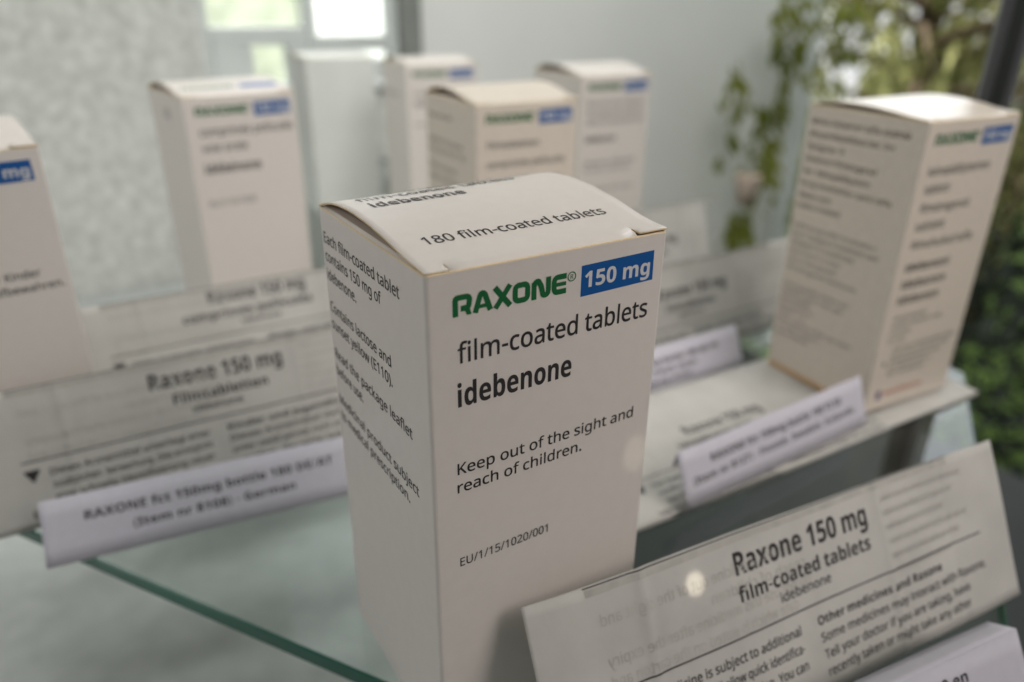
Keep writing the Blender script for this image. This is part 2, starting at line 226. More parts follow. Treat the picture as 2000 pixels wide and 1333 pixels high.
    113, 431, 2, 29, 310, -168, 0, 160, 0, 30, 3, 28, -4, 0, -19, -22, -26, -18, -32, -13, -41, -4, -42, 5, -37, 17, -31, 27, -24, 37, -14, 49, -4, 59, 4, 59, 15, 49, 24, 38, 31, 27, 37, 17, 43, 5, 40, -4, 32, -12, 26, -19, 19, -23, 3, 0, 9, 51, 49, 0, 0, -543, 21, 203, 44, 35, 4, 27, 10, 20, 18, 19, 40, 6, 58, 0, 12, -6, 63, -18, 45, -20, 21, -28, 12, -36, 4, -31, -4, -25, -13, -19, -22, -19, -47, -6, -59, 6, -60, 19, -44, 20, -21, 25, -13,
    114, 289, 1, 21, 60, 0, 0, 375, 50, 0, 7, -68, 3, 0, 21, 28, 26, 25, 31, 17, 37, 5, 22, -1, 22, -3, -8, -57, -20, 4, -21, 1, -27, -4, -27, -11, -22, -19, -18, -26, -11, -30, -4, -36, 0, -200,
    115, 335, 1, 53, 154, -7, -36, 2, -32, 4, -26, 8, -24, 10, 0, 56, 55, -21, 32, -7, 32, -2, 41, 3, 27, 12, 16, 17, 5, 23, -2, 13, -5, 12, -11, 11, -17, 12, -57, 25, -62, 28, -23, 15, -17, 18, -11, 23, -3, 28, 4, 29, 13, 25, 22, 19, 44, 20, 57, 6, 34, -1, 31, -5, 55, -19, -21, -49, -50, 17, -26, 5, -27, 2, -33, -3, -25, -9, -14, -15, -5, -19, 2, -14, 7, -12, 12, -11, 18, -10, 57, -24, 61, -28, 22, -15, 17, -19, 10, -22, 3, -27, -5, -34, -13, -27, -23, -22, -47, -21,
    116, 253, 1, 26, 174, -7, -28, 3, -26, 7, -22, 14, -18, 22, -12, 30, -4, 40, 0, 219, -53, 0, 0, 29, 54, 25, 25, 79, 36, 0, 0, -86, 109, 0, 0, -47, -109, 0, 0, -217, 4, -30, 13, -21, 18, -12, 24, -5, 29, 3, 23, 5, 0, -47, -28, -8,
    117, 433, 1, 27, 192, -7, -42, 4, -34, 10, -26, 19, -19, 26, -12, 34, -4, 44, 0, 245, 63, 0, 0, -241, 9, -50, 28, -30, 46, -10, 37, 4, 29, 12, 20, 19, 19, 43, 6, 58, 0, 195, 61, 0, 0, -375, -50, 0, -9, 50, -3, 0, -22, -26, -28, -17, -34, -11,
    118, 356, 1, 14, 142, 0, -142, 375, 66, 0, 80, -221, 12, -34, 11, -36, 7, -29, 3, 0, 8, 29, 12, 36, 11, 34, 80, 221, 66, 0, -143, -375,
    119, 550, 1, 29, 111, 1, -103, 375, 63, 0, 52, -200, 15, -61, 10, -51, 3, 0, 6, 29, 9, 37, 10, 35, 66, 211, 68, 0, 64, -211, 15, -52, 10, -49, 3, 0, 9, 49, 16, 63, 53, 200, 63, 0, -105, -375, -72, 0, -64, 211, -16, 57, -10, 43, -3, 0, -9, -43, -16, -58, -67, -210,
    120, 370, 1, 12, 13, 0, 135, 192, -129, 183, 70, 0, 97, -141, 96, 141, 69, 0, -130, -183, 137, -192, -70, 0, -102, 150, -104, -150,
    121, 357, 1, 26, 59, -168, -30, 2, -21, 4, 0, 49, 18, -3, 23, -2, 29, 5, 23, 14, 18, 21, 13, 27, 20, 50, -151, 376, 66, 0, 81, -213, 19, -54, 12, -48, 3, 0, 13, 45, 19, 57, 77, 213, 66, 0, -162, -427, -22, -48, -28, -37, -24, -17, -28, -11,
    122, 329, 1, 10, 27, 0, 0, 41, 202, 287, -190, 0, 0, 47, 258, 0, 0, -46, -199, -281, 204, 0, 0, -48,
    48, 401, 2, 24, 200, -7, -52, 8, -42, 22, -31, 38, -23, 52, -13, 63, -5, 75, 4, 75, 13, 63, 21, 51, 32, 37, 42, 23, 54, 8, 51, -8, 42, -22, 32, -38, 23, -51, 14, -63, 4, -75, -4, -75, -13, -64, -21, -51, -32, -37, -42, -23, 20, 200, 46, 33, 5, 27, 17, 20, 28, 18, 64, 6, 91, -6, 89, -18, 64, -20, 28, -27, 18, -33, 5, -35, -5, -26, -18, -20, -28, -17, -64, -6, -89, 6, -90, 17, -64, 20, -29, 26, -17,
    49, 401, 1, 11, 188, 0, 0, 349, 1, 49, 2, 38, -20, -19, -23, -20, -53, -43, -33, 41, 135, 105, 52, 0, 0, -500,
    50, 401, 1, 36, 34, 0, 0, 51, 131, 132, 63, 68, 23, 29, 17, 28, 9, 30, 4, 32, -6, 37, -19, 26, -28, 16, -35, 5, -35, -3, -29, -9, -28, -15, -29, -20, -33, 41, 32, 23, 36, 19, 40, 13, 46, 4, 43, -4, 37, -12, 30, -19, 23, -27, 13, -32, 5, -39, -4, -38, -12, -35, -20, -34, -25, -34, -67, -71, -105, -103, 0, -3, 253, 0, 0, -56,
    51, 401, 1, 58, 169, -7, -38, 1, -35, 5, -33, 8, -31, 13, 0, 58, 32, -14, 35, -10, 36, -7, 34, -2, 58, 6, 39, 20, 23, 31, 7, 42, -4, 28, -12, 22, -21, 17, -44, 16, -59, 5, -48, 0, 0, 52, 49, 0, 54, 7, 39, 19, 24, 30, 8, 39, -6, 32, -18, 24, -29, 15, -38, 5, -37, -3, -32, -9, -57, -30, -31, 42, 30, 20, 36, 17, 43, 11, 47, 4, 48, -4, 39, -12, 30, -19, 21, -25, 13, -30, 4, -34, -7, -45, -21, -35, -33, -25, -42, -15, 0, -2, 52, -13, 37, -25, 22, -36, 8, -45, -5, -41, -16, -36, -25, -30, -37, -23, -49, -14,
    52, 401, 2, 11, 254, 0, 0, 113, -239, 0, 0, 53, 235, 337, 64, 0, 0, -334, 73, 0, 0, -56, -73, 0, 0, -113, 8, 75, 169, 179, 0, 0, 157, 1, 62, 3, 49, -3, 0, -14, -29, -16, -26,
    53, 401, 1, 40, 174, -7, -38, 2, -35, 5, -31, 9, -26, 11, 0, 58, 28, -13, 33, -11, 36, -6, 33, -2, 50, 6, 40, 20, 19, 21, 11, 27, 4, 33, -8, 44, -22, 32, -39, 19, -57, 7, -45, -4, -40, -7, -31, 20, 19, 236, 251, 0, 0, -56, -199, 0, -11, -145, 32, 5, 45, 3, 47, -5, 41, -12, 34, -22, 25, -29, 16, -36, 5, -43, -6, -48, -16, -41, -28, -34, -37, -24, -46, -15,
    54, 401, 2, 44, 209, -7, -46, 6, -40, 18, -35, 30, -27, 43, -17, 55, -5, 69, 2, 53, 7, 53, 13, 49, 21, 45, 30, 38, 40, 30, 51, 19, 65, 6, 32, -1, 29, -5, 0, -53, -28, 6, -32, 3, -44, -4, -37, -13, -28, -19, -22, -25, -16, -30, -11, -34, -7, -38, -4, -40, 4, 0, 20, 23, 25, 19, 33, 13, 41, 4, 40, -4, 35, -14, 30, -22, 22, -30, 13, -37, 5, -45, -5, -48, -14, -42, -24, -33, -32, -25, -39, -15, 20, 208, 45, 40, 7, 31, 21, 21, 36, 7, 52, -6, 43, -18, 33, -31, 21, -42, 7, -31, -4, -26, -10, -22, -15, -17, -20, -10, -21, -3, -22, 3, -30, 9, -30, 15, -27, 20, -22, 27, -14,
    55, 401, 1, 7, 95, 0, 205, 444, -269, 0, 0, 56, 335, 0, 0, -48, -203, -452,
    56, 401, 3, 43, 202, -7, -50, 4, -41, 12, -33, 19, -24, 27, -15, 33, -5, 39, 4, 32, 11, 28, 16, 23, 22, 20, 25, 17, 26, 14, -34, 23, -28, 28, -19, 34, -7, 42, 5, 35, 15, 30, 23, 23, 30, 17, 36, 11, 41, 3, 59, -8, 48, -23, 24, -23, 14, -30, 4, -36, -3, -28, -10, -24, -15, -21, -19, -19, -48, -30, 56, -34, 23, -20, 17, -23, 12, -27, 4, -31, -5, -40, -15, -33, -25, -27, -33, -21, -40, -12, 17, 202, 289, 34, 16, 28, 21, 18, 25, 7, 34, -7, 31, -18, 23, -29, 14, -36, 4, -35, -4, -28, -14, -19, -23, -6, -31, 3, -24, 9, -19, 14, -16, 19, -14, 17, 200, 42, 45, 6, 33, 18, 21, 28, 6, 35, -7, 33, -21, 27, -34, 23, -43, 20, -11, 4, -41, -21, -29, -24, -18, -29, -6, -35, 6, -34, 19, -27, 33, -18,
    57, 401, 2, 44, 134, -7, -32, 2, -31, 5, 0, 53, 29, -7, 33, -3, 45, 4, 36, 13, 29, 19, 22, 24, 16, 30, 11, 35, 7, 37, 3, 40, -4, 0, -19, -22, -26, -19, -33, -13, -41, -4, -41, 4, -34, 14, -29, 22, -22, 30, -14, 37, -4, 44, 5, 49, 15, 42, 24, 33, 32, 25, 39, 15, 45, 5, 45, -6, 41, -18, 34, -30, 27, -43, 17, -55, 5, -69, -2, -53, -7, -53, -14, -49, -21, -45, -30, -38, -40, -30, -51, -19, 20, 192, 235, 31, 4, 27, 10, 22, 15, 16, 20, 10, 21, 4, 22, -3, 30, -9, 30, -15, 27, -21, 22, -27, 14, -32, 5, -40, -7, -31, -22, -21, -36, -7, -51, 6, -43, 17, -33, 30, -21,
    46, 188, 1, 16, 93, -10, -16, 3, -14, 8, -9, 15, -4, 22, 4, 22, 9, 14, 14, 8, 16, 3, 17, -3, 14, -8, 10, -14, 3, -22, -3, -22, -10, -15, -14, -8,
    44, 188, 1, 7, 29, -90, 20, 87, 15, 84, 66, 0, 4, -7, -26, -82, -34, -82,
    45, 225, 1, 4, 28, 160, 0, 55, 169, 0, 0, -55,
    40, 210, 1, 18, 131, -111, -46, 66, -32, 74, -19, 80, -6, 83, 6, 84, 19, 81, 32, 75, 46, 68, 58, 0, -43, -69, -31, -76, -18, -80, -7, -82, 7, -81, 18, -79, 31, -75, 42, -69,
    41, 210, 1, 18, 22, -111, 42, 69, 31, 75, 19, 79, 6, 81, -6, 82, -19, 80, -31, 76, -43, 69, 58, 0, 46, -68, 32, -75, 19, -81, 6, -84, -6, -83, -19, -80, -32, -74, -46, -66,
    47, 261, 1, 4, 7, 0, 186, 500, 61, 0, -187, -500,
    58, 188, 2, 16, 93, 290, -16, 3, -14, 8, -9, 15, -4, 22, 4, 22, 9, 15, 14, 8, 16, 2, 17, -2, 14, -8, 10, -15, 3, -22, -3, -22, -10, -15, -14, -8, 16, 93, -10, -16, 3, -14, 8, -9, 15, -4, 22, 4, 22, 9, 14, 14, 8, 16, 3, 17, -3, 14, -8, 10, -14, 3, -22, -3, -22, -10, -15, -14, -8,
    59, 188, 2, 16, 92, 290, -17, 3, -13, 8, -10, 15, -3, 22, 3, 22, 10, 15, 13, 8, 17, 2, 17, -2, 14, -8, 10, -15, 3, -22, -3, -22, -10, -15, -14, -8, 8, 22, -90, 13, 57, 13, 60, 9, 54, 66, 0, 5, -7, -26, -82, -34, -82,
    37, 582, 5, 20, 137, 193, -31, 5, -25, 14, -20, 23, -20, 50, -7, 66, 6, 66, 19, 49, 19, 23, 26, 13, 33, 5, 31, -5, 26, -13, 21, -23, 20, -49, 7, -66, -7, -66, -19, -50, -20, -23, -27, -14, 4, 125, 0, 278, 500, 54, 0, -278, -500, 14, 137, 237, 30, 13, 17, 38, 6, 63, -6, 62, -17, 38, -30, 13, -23, -8, -16, -21, -10, -35, -3, -49, 3, -49, 10, -36, 16, -21, 20, 443, -7, -31, 5, -25, 14, -20, 23, -20, 49, -7, 67, 6, 65, 19, 50, 19, 23, 26, 13, 33, 5, 31, -5, 26, -13, 21, -23, 20, -50, 7, -65, -7, -67, -19, -49, -20, -23, -27, -14, 14, 443, 37, 30, 13, 18, 38, 5, 63, -5, 62, -18, 37, -30, 13, -23, -7, -16, -21, -9, -35, -4, -49, 4, -50, 9, -36, 16, -21,
    39, 158, 1, 4, 60, 319, -14, 181, 66, 0, -14, -181,
    42, 386, 1, 15, 137, 217, -63, 33, 82, 111, -127, 10, 10, 65, 133, -38, -15, 134, 68, 0, -14, -134, 135, 38, 10, -65, -129, -10, 83, -111, -60, -33, -60, 123,
    38, 513, 3, 43, 195, -7, -45, 4, -38, 12, -32, 20, -24, 27, -14, 34, -5, 40, 7, 49, 22, 38, 34, 31, 45, 29, -42, 54, -14, 31, -5, 36, 4, 32, 11, 27, 20, 22, 41, 22, 53, 7, 50, -7, 38, -22, 19, -21, 10, -27, 4, -31, -7, -41, -21, -34, -32, -29, -40, -27, 135, -130, 17, 23, 13, 27, 19, 61, 62, 0, -12, -43, -16, -40, -19, -36, -24, -32, 102, -99, -83, 0, -61, 59, -35, -27, -39, -21, -45, -13, 16, 196, 305, 36, 24, 23, 21, 14, 24, 4, 26, -4, 23, -13, 18, -19, 12, -26, 4, -27, -4, -21, -11, -14, -19, -5, -24, 4, -24, 10, -22, 16, -23, 13, 197, 48, 41, 3, 36, 11, 29, 16, 25, 19, -146, 142, -34, -23, -25, -23, -16, -27, -5, -34, 6, -34, 19, -27, 31, -18,
    43, 401, 1, 12, 174, 78, 0, 144, -139, 0, 0, 50, 139, 0, 0, 145, 51, 0, 0, -145, 139, 0, 0, -50, -139, 0, 0, -144,
]
BOLD_OUTLINES = [
    65, 483, 2, 8, 0, 0, 176, 502, 130, 0, 177, -502, -114, 0, -36, 119, -182, 0, -37, -119, 9, 177, 208, 130, 0, -37, 116, -8, 30, -11, 37, -9, 33, -10, -34, -11, -40, -8, -26,
    66, 471, 3, 25, 63, 0, 0, 500, 155, 0, 88, -7, 64, -21, 28, -23, 17, -33, 6, -43, -5, -39, -15, -33, -24, -24, -33, -12, 0, -3, 24, -7, 21, -11, 19, -15, 14, -21, 8, -28, 3, -35, -5, -42, -16, -36, -28, -28, -36, -22, -45, -13, -53, -4, 11, 169, 302, 61, 0, 40, 3, 24, 12, 14, 18, 4, 24, -5, 25, -16, 17, -27, 9, -39, 3, -56, 0, 11, 169, 88, 69, 0, 41, 4, 26, 14, 14, 22, 5, 27, -5, 26, -15, 20, -27, 12, -42, 5, -66, 0,
    67, 446, 1, 40, 265, -7, -70, 8, -57, 24, -43, 38, -31, 51, -17, 63, -6, 72, 6, 72, 21, 62, 33, 52, 46, 39, 38, 18, 42, 11, 48, 4, 37, -2, 38, -7, 36, -12, 36, -14, -35, -86, -56, 23, -28, 7, -28, 3, -37, -5, -31, -15, -25, -26, -18, -34, -11, -41, -3, -49, 7, -71, 23, -53, 23, -24, 32, -15, 40, -5, 31, 2, 30, 5, 67, 20, 0, -89, -33, -12, -32, -8, -35, -4,
    68, 518, 2, 15, 63, 0, 0, 500, 157, 0, 73, -7, 63, -21, 51, -35, 39, -47, 24, -61, 8, -74, -8, -78, -24, -63, -40, -50, -54, -36, -68, -21, -80, -7, 12, 169, 88, 45, 0, 85, 18, 52, 55, 17, 91, -4, 51, -13, 40, -20, 31, -28, 22, -35, 13, -43, 4, -56, 0,
    69, 392, 1, 12, 63, 0, 0, 500, 288, 0, 0, -87, -182, 0, 0, -110, 169, 0, 0, -87, -169, 0, 0, -128, 182, 0, 0, -88,
    70, 384, 1, 10, 63, 0, 0, 500, 286, 0, 0, -87, -182, 0, 0, -129, 170, 0, 0, -87, -170, 0, 0, -197,
    71, 507, 1, 43, 273, -7, -69, 7, -57, 22, -46, 37, -34, 50, -20, 64, -6, 78, 7, 73, 23, 63, 23, 35, 30, 30, 36, 23, 64, 24, 78, 8, 39, -2, 39, -6, 37, -10, 33, -13, -35, -85, -52, 20, -30, 6, -32, 2, -43, -5, -37, -16, -30, -26, -23, -33, -14, -42, -4, -48, 3, -47, 10, -40, 17, -34, 25, -25, 33, -16, 42, -6, 38, 2, 29, 5, 0, 105, -94, 0, 0, 88, 198, 0, 0, -259, -82, -21, -45, -6,
    72, 536, 1, 12, 63, 0, 0, 500, 106, 0, 0, -196, 198, 0, 0, 196, 106, 0, 0, -500, -106, 0, 0, 216, -198, 0, 0, -216,
    73, 272, 1, 12, 22, 0, 0, 60, 61, 28, 0, 324, -61, 28, 0, 60, 228, 0, 0, -60, -61, -28, 0, -324, 61, -28, 0, -60,
    74, 232, 1, 20, 11, -147, -36, 2, -27, 6, 0, 88, 24, -5, 26, -2, 17, 2, 16, 5, 14, 10, 10, 16, 6, 24, 2, 33, 0, 468, 106, 0, 0, -468, -5, -58, -15, -46, -24, -34, -32, -23, -38, -14,
    75, 465, 1, 14, 63, 0, 0, 500, 106, 0, 0, -229, 20, 30, 22, 29, 135, 170, 118, 0, -175, -221, 176, -279, -120, 0, -131, 211, -45, -32, 0, -179,
    76, 396, 1, 6, 63, 0, 0, 500, 106, 0, 0, -412, 203, 0, 0, -88,
    77, 660, 1, 22, 63, 0, 0, 500, 144, 0, 119, -382, 2, 0, 125, 382, 144, 0, 0, -500, -98, 0, 0, 237, 1, 54, 2, 59, 2, 41, -3, 0, -129, -391, -97, 0, -121, 392, -3, 0, 3, -42, 3, -60, 1, -58, 0, -232,
    78, 569, 1, 16, 63, 0, 0, 500, 134, 0, 217, -375, 2, 0, -4, 70, -1, 68, 0, 237, 95, 0, 0, -500, -134, 0, -218, 378, -3, 0, 5, -71, 2, -72, 0, -235,
    79, 557, 2, 29, 279, -7, -51, 4, -45, 10, -38, 18, -33, 25, -26, 30, -20, 36, -19, 63, -6, 72, 6, 73, 19, 63, 33, 51, 46, 38, 38, 18, 45, 10, 51, 4, 51, -4, 45, -10, 38, -18, 46, -39, 32, -51, 19, -63, 7, -72, -7, -73, -19, -63, -32, -51, -46, -39, -38, -18, -45, -10, 20, 279, 82, 41, 5, 32, 15, 24, 25, 22, 54, 7, 70, -7, 70, -22, 54, -24, 25, -32, 14, -41, 5, -40, -5, -33, -14, -24, -25, -23, -54, -7, -70, 7, -70, 23, -54, 24, -25, 32, -15,
    80, 440, 2, 17, 63, 0, 0, 500, 160, 0, 58, -5, 47, -14, 36, -23, 24, -31, 15, -38, 5, -45, -4, -42, -14, -40, -24, -34, -37, -27, -50, -17, -65, -6, -45, 0, 0, -178, 10, 169, 265, 35, 0, 40, 4, 31, 14, 20, 23, 6, 34, -9, 41, -28, 24, -47, 8, -48, 0,
    81, 557, 2, 31, 378, -119, -92, 112, -7, 0, -51, 4, -45, 10, -38, 18, -33, 25, -26, 30, -20, 36, -19, 63, -6, 72, 6, 73, 19, 63, 33, 51, 46, 38, 38, 18, 45, 10, 51, 4, 51, -4, 45, -10, 38, -18, 46, -39, 32, -51, 19, -63, 7, -72, -8, -79, -22, -67, -24, -37, -31, -30, -38, -23, 120, -134, 20, 279, 82, 41, 5, 32, 15, 24, 25, 22, 54, 7, 70, -7, 70, -22, 54, -24, 25, -32, 14, -41, 5, -40, -5, -33, -14, -24, -25, -23, -54, -7, -70, 7, -70, 23, -54, 24, -25, 32, -15,
    82, 462, 2, 20, 63, 0, 0, 500, 146, 0, 62, -4, 50, -12, 39, -21, 27, -29, 16, -38, 5, -46, -3, -32, -10, -28, -15, -23, -19, -20, -22, -16, -24, -13, 147, -218, -117, 0, -120, 192, -56, 0, 0, -192, 11, 169, 278, 34, 0, 45, 4, 30, 14, 17, 21, 6, 30, -6, 31, -18, 20, -31, 11, -45, 4, -32, 0,
    83, 386, 1, 53, 174, -7, -75, 8, -67, 22, 0, 99, 74, -29, 38, -9, 38, -3, 34, 3, 22, 12, 12, 17, 4, 21, -7, 25, -21, 20, -31, 18, -38, 19, -38, 19, -39, 29, -17, 19, -13, 23, -9, 27, -3, 32, 5, 41, 15, 35, 25, 29, 34, 20, 42, 13, 48, 4, 39, -2, 36, -7, 74, -26, -35, -83, -61, 22, -28, 6, -28, 2, -27, -4, -19, -10, -13, -16, -4, -21, 6, -23, 18, -19, 30, -17, 41, -20, 36, -19, 29, -19, 24, -22, 18, -25, 11, -29, 4, -36, -5, -42, -16, -35, -27, -29, -37, -22, -45, -14,
    84, 405, 1, 8, 150, 0, 0, 412, -136, 0, 0, 88, 377, 0, 0, -88, -135, 0, 0, -412,
    85, 529, 1, 26, 263, -7, -61, 6, -51, 17, -40, 28, -28, 37, -18, 45, -5, 52, 0, 322, 105, 0, 0, -306, 7, -53, 18, -34, 32, -19, 43, -6, 45, 7, 31, 20, 17, 35, 6, 51, 0, 305, 106, 0, 0, -324, -6, -49, -17, -44, -28, -37, -40, -29, -52, -18,
    86, 455, 1, 13, 169, 0, -169, 500, 107, 0, 94, -298, 8, -28, 11, -43, 8, -39, 7, 39, 11, 43, 8, 28, 94, 298, 107, 0, -170, -500,
    87, 677, 1, 33, 127, 0, -127, 500, 104, 0, 64, -273, 9, -41, 9, -49, 7, -41, 6, 42, 9, 47, 8, 35, 73, 280, 100, 0, 72, -280, 9, -35, 8, -48, 7, -41, 6, 42, 9, 48, 9, 41, 64, 273, 104, 0, -127, -500, -121, 0, -68, 263, -5, 23, -7, 33, -7, 35, -4, 26, -4, -26, -6, -34, -7, -34, -6, -24, -67, -262,
    88, 467, 1, 12, 0, 0, 166, 258, -155, 242, 116, 0, 108, -180, 106, 180, 114, 0, -157, -248, 169, -252, -121, 0, -116, 189, -117, -189,
    89, 437, 1, 9, 166, 0, 0, 191, -166, 309, 115, 0, 103, -206, 105, 206, 114, 0, -166, -305, 0, -195,
    90, 405, 1, 10, 17, 0, 0, 69, 239, 343, -233, 0, 0, 88, 359, 0, 0, -69, -239, -343, 246, 0, 0, -88,
    97, 423, 2, 38, 148, -7, -47, 7, -38, 23, -19, 23, -11, 31, -4, 37, 5, 37, 14, 30, 24, 23, 54, 23, 74, 9, 67, 2, 0, 17, -4, 26, -12, 18, -19, 11, -25, 3, -27, -2, -27, -6, -54, -20, -34, 71, 33, 14, 35, 11, 39, 7, 39, 2, 48, -4, 39, -11, 31, -18, 23, -26, 14, -34, 4, -42, 0, -255, -72, 0, -21, 52, -2, 0, -26, -27, -26, -18, -33, -11, 14, 187, 69, 31, 5, 26, 15, 17, 24, 6, 33, 0, 31, -41, -1, -43, -5, -27, -13, -15, -20, -4, -25, 3, -20, 11, -14, 16, -7,
    98, 443, 2, 29, 265, -7, -38, 4, -28, 11, -22, 16, -18, 18, -7, 0, -18, -42, -79, 0, 0, 532, 104, 0, 0, -124, -1, -42, -3, -33, 4, 0, 18, 22, 23, 18, 30, 12, 38, 4, 40, -5, 35, -17, 29, -28, 22, -38, 13, -49, 5, -60, -5, -60, -13, -50, -23, -39, -30, -28, -35, -16, 18, 235, 78, 29, 7, 22, 22, 15, 37, 4, 49, -4, 49, -15, 36, -23, 21, -29, 7, -35, -6, -22, -19, -13, -32, -5, -45, 0, -11, 4, -49, 12, -37, 14, -16, 20, -10,
    99, 360, 1, 34, 210, -7, -53, 5, -44, 16, -35, 26, -26, 38, -15, 49, -5, 62, 5, 64, 18, 50, 29, 39, 37, 26, 46, 16, 52, 5, 37, -2, 31, -5, 51, -19, -31, -80, -45, 16, -43, 6, -45, -13, -27, -38, -9, -64, 5, -50, 16, -35, 26, -20, 34, -7, 31, 2, 27, 6, 25, 11, 24, 14, 0, -89, -24, -14, -26, -8, -29, -5,
    100, 443, 2, 29, 176, -7, -40, 6, -35, 16, -29, 28, -23, 39, -13, 49, -4, 59, 4, 61, 14, 49, 22, 39, 30, 28, 35, 17, 42, 5, 37, -4, 30, -12, 24, -18, 19, -22, 3, 0, -5, 33, -3, 44, 0, 122, 105, 0, 0, -532, -80, 0, -20, 50, -5, 0, -18, -22, -23, -19, -30, -12, 18, 212, 76, 37, 7, 24, 19, 13, 32, 5, 45, 0, 11, -4, 49, -13, 36, -15, 17, -21, 9, -27, 4, -31, -8, -23, -22, -15, -36, -5, -50, 5, -49, 15, -35, 23, -22,
    101, 414, 2, 33, 228, -7, -55, 5, -47, 16, -39, 27, -30, 38, -19, 49, -6, 60, 5, 62, 17, 50, 27, 39, 37, 28, 44, 17, 50, 5, 49, -5, 42, -15, 35, -25, 25, -34, 16, -43, 5, -51, 0, -51, -247, 0, 8, -39, 19, -30, 29, -19, 39, -6, 36, 2, 32, 5, 30, 9, 32, 14, 0, -81, -29, -12, -30, -8, -35, -5, 9, 139, 235, 147, 0, -5, 32, -13, 25, -23, 17, -32, 6, -28, -5, -22, -14, -16, -26,
    102, 271, 1, 26, 71, 0, 0, 304, -57, 0, 0, 50, 57, 28, 0, 28, 5, 44, 12, 32, 20, 23, 27, 16, 33, 8, 39, 3, 55, -5, 41, -11, -27, -77, -26, 7, -32, 3, -19, -3, -13, -10, -8, -15, -2, -19, 0, -24, 90, 0, 0, -78, -90, 0, 0, -304,
    103, 443, 2, 42, 197, -168, -75, 5, -34, 7, -33, 10, 0, 84, 72, -22, 77, -8, 45, 10, 26, 29, 9, 48, 0, 8, 1, 24, 2, 23, -3, 0, -21, -26, -26, -18, -29, -10, -32, -3, -42, 6, -36, 17, -28, 29, -22, 40, -12, 48, -4, 57, 4, 58, 13, 49, 22, 40, 29, 29, 36, 18, 43, 5, 43, -6, 37, -19, 30, -31, 3, 0, 8, 49, 89, 0, 0, -383, -6, -50, -16, -42, -27, -32, -37, -24, -48, -14, 15, 213, 75, 35, 6, 24, 17, 15, 31, 4, 48, 0, 13, -4, 53, -15, 35, -24, 20, -37, 7, -40, -13, -25, -39, -8, -64, 8, -63, 25, -38,
    104, 460, 1, 29, 55, 0, 0, 532, 104, 0, 0, -108, -2, -54, -3, -37, 6, 0, 20, 26, 27, 17, 30, 10, 33, 3, 39, -3, 33, -11, 28, -19, 21, -27, 12, -35, 5, -45, 0, -249, -105, 0, 0, 223, -7, 46, -20, 28, -34, 9, -28, -4, -22, -10, -15, -19, -14, -39, -4, -54, 0, -180,
    105, 214, 2, 16, 107, 430, -22, 3, -18, 8, -12, 16, -5, 24, 5, 25, 12, 15, 18, 8, 22, 3, 22, -3, 18, -8, 13, -15, 4, -25, -4, -24, -13, -16, -18, -8, 4, 55, 0, 0, 382, 104, 0, 0, -382,
    106, 214, 2, 16, 107, 430, -22, 3, -18, 8, -12, 16, -5, 24, 5, 25, 12, 15, 18, 8, 22, 3, 22, -3, 18, -8, 13, -15, 4, -25, -4, -24, -13, -16, -18, -8, 18, 24, -168, -37, 2, -32, 6, 0, 82, 24, -4, 25, -2, 20, 3, 16, 9, 11, 17, 4, 29, 0, 408, 104, 0, 0, -423, -3, -34, -10, -30, -18, -26, -25, -20, -35, -13,
    107, 434, 1, 17, 55, 0, 0, 532, 104, 0, 0, -238, -2, -43, -4, -43, 2, 0, 21, 30, 24, 28, 107, 116, 118, 0, -152, -166, 161, -216, -120, 0, -110, 155, -45, -36, 0, -119,
    108, 214, 1, 4, 55, 0, 0, 532, 104, 0, 0, -532,
    109, 688, 1, 46, 55, 0, 0, 382, 79, 0, 14, -49, 6, 0, 21, 26, 27, 17, 31, 10, 32, 3, 39, -3, 33, -10, 26, -18, 19, -25, 9, 0, 21, 26, 27, 17, 32, 10, 33, 3, 39, -3, 33, -11, 26, -19, 18, -27, 11, -35, 4, -45, 0, -249, -104, 0, 0, 223, -7, 46, -19, 28, -32, 9, -35, -7, -23, -22, -14, -36, -4, -49, 0, -192, -104, 0, 0, 223, -7, 46, -19, 28, -32, 9, -26, -4, -20, -10, -14, -19, -12, -39, -4, -54, 0, -180,
    110, 460, 1, 28, 55, 0, 0, 382, 79, 0, 14, -49, 6, 0, 22, 26, 28, 17, 33, 10, 35, 3, 38, -3, 33, -11, 27, -19, 21, -27, 12, -35, 5, -45, 0, -249, -105, 0, 0, 223, -3, 37, -11, 25, -20, 16, -27, 5, -29, -4, -22, -10, -15, -19, -13, -39, -4, -54, 0, -180,
    111, 433, 2, 24, 216, -7, -51, 6, -44, 17, -37, 29, -29, 39, -18, 49, -5, 59, 5, 58, 17, 49, 27, 39, 38, 29, 45, 17, 54, 5, 51, -5, 44, -18, 37, -28, 28, -39, 18, -48, 6, -59, -6, -59, -16, -49, -28, -39, -37, -29, -46, -17, 16, 217, 77, 36, 7, 24, 22, 14, 36, 5, 50, -5, 50, -14, 35, -24, 21, -37, 7, -35, -7, -24, -21, -14, -35, -5, -50, 5, -50, 14, -36, 24, -22,
    112, 443, 2, 28, 55, -168, 0, 550, 84, 0, 15, -49, 5, 0, 18, 21, 23, 19, 30, 12, 38, 4, 40, -5, 35, -17, 29, -28, 22, -38, 13, -49, 5, -60, -5, -60, -14, -49, -23, -39, -30, -28, -35, -17, -40, -6, -37, 4, -29, 11, -22, 16, -18, 18, -6, 0, 6, -56, 0, -154, 17, 235, 78, 31, 7, 22, 22, 13, 37, 4, 49, -8, 63, -23, 37, -40, 13, -35, -6, -22, -19, -13, -32, -5, -45, 0, -11, 4, -49, 12, -37, 14, -16, 20, -10,
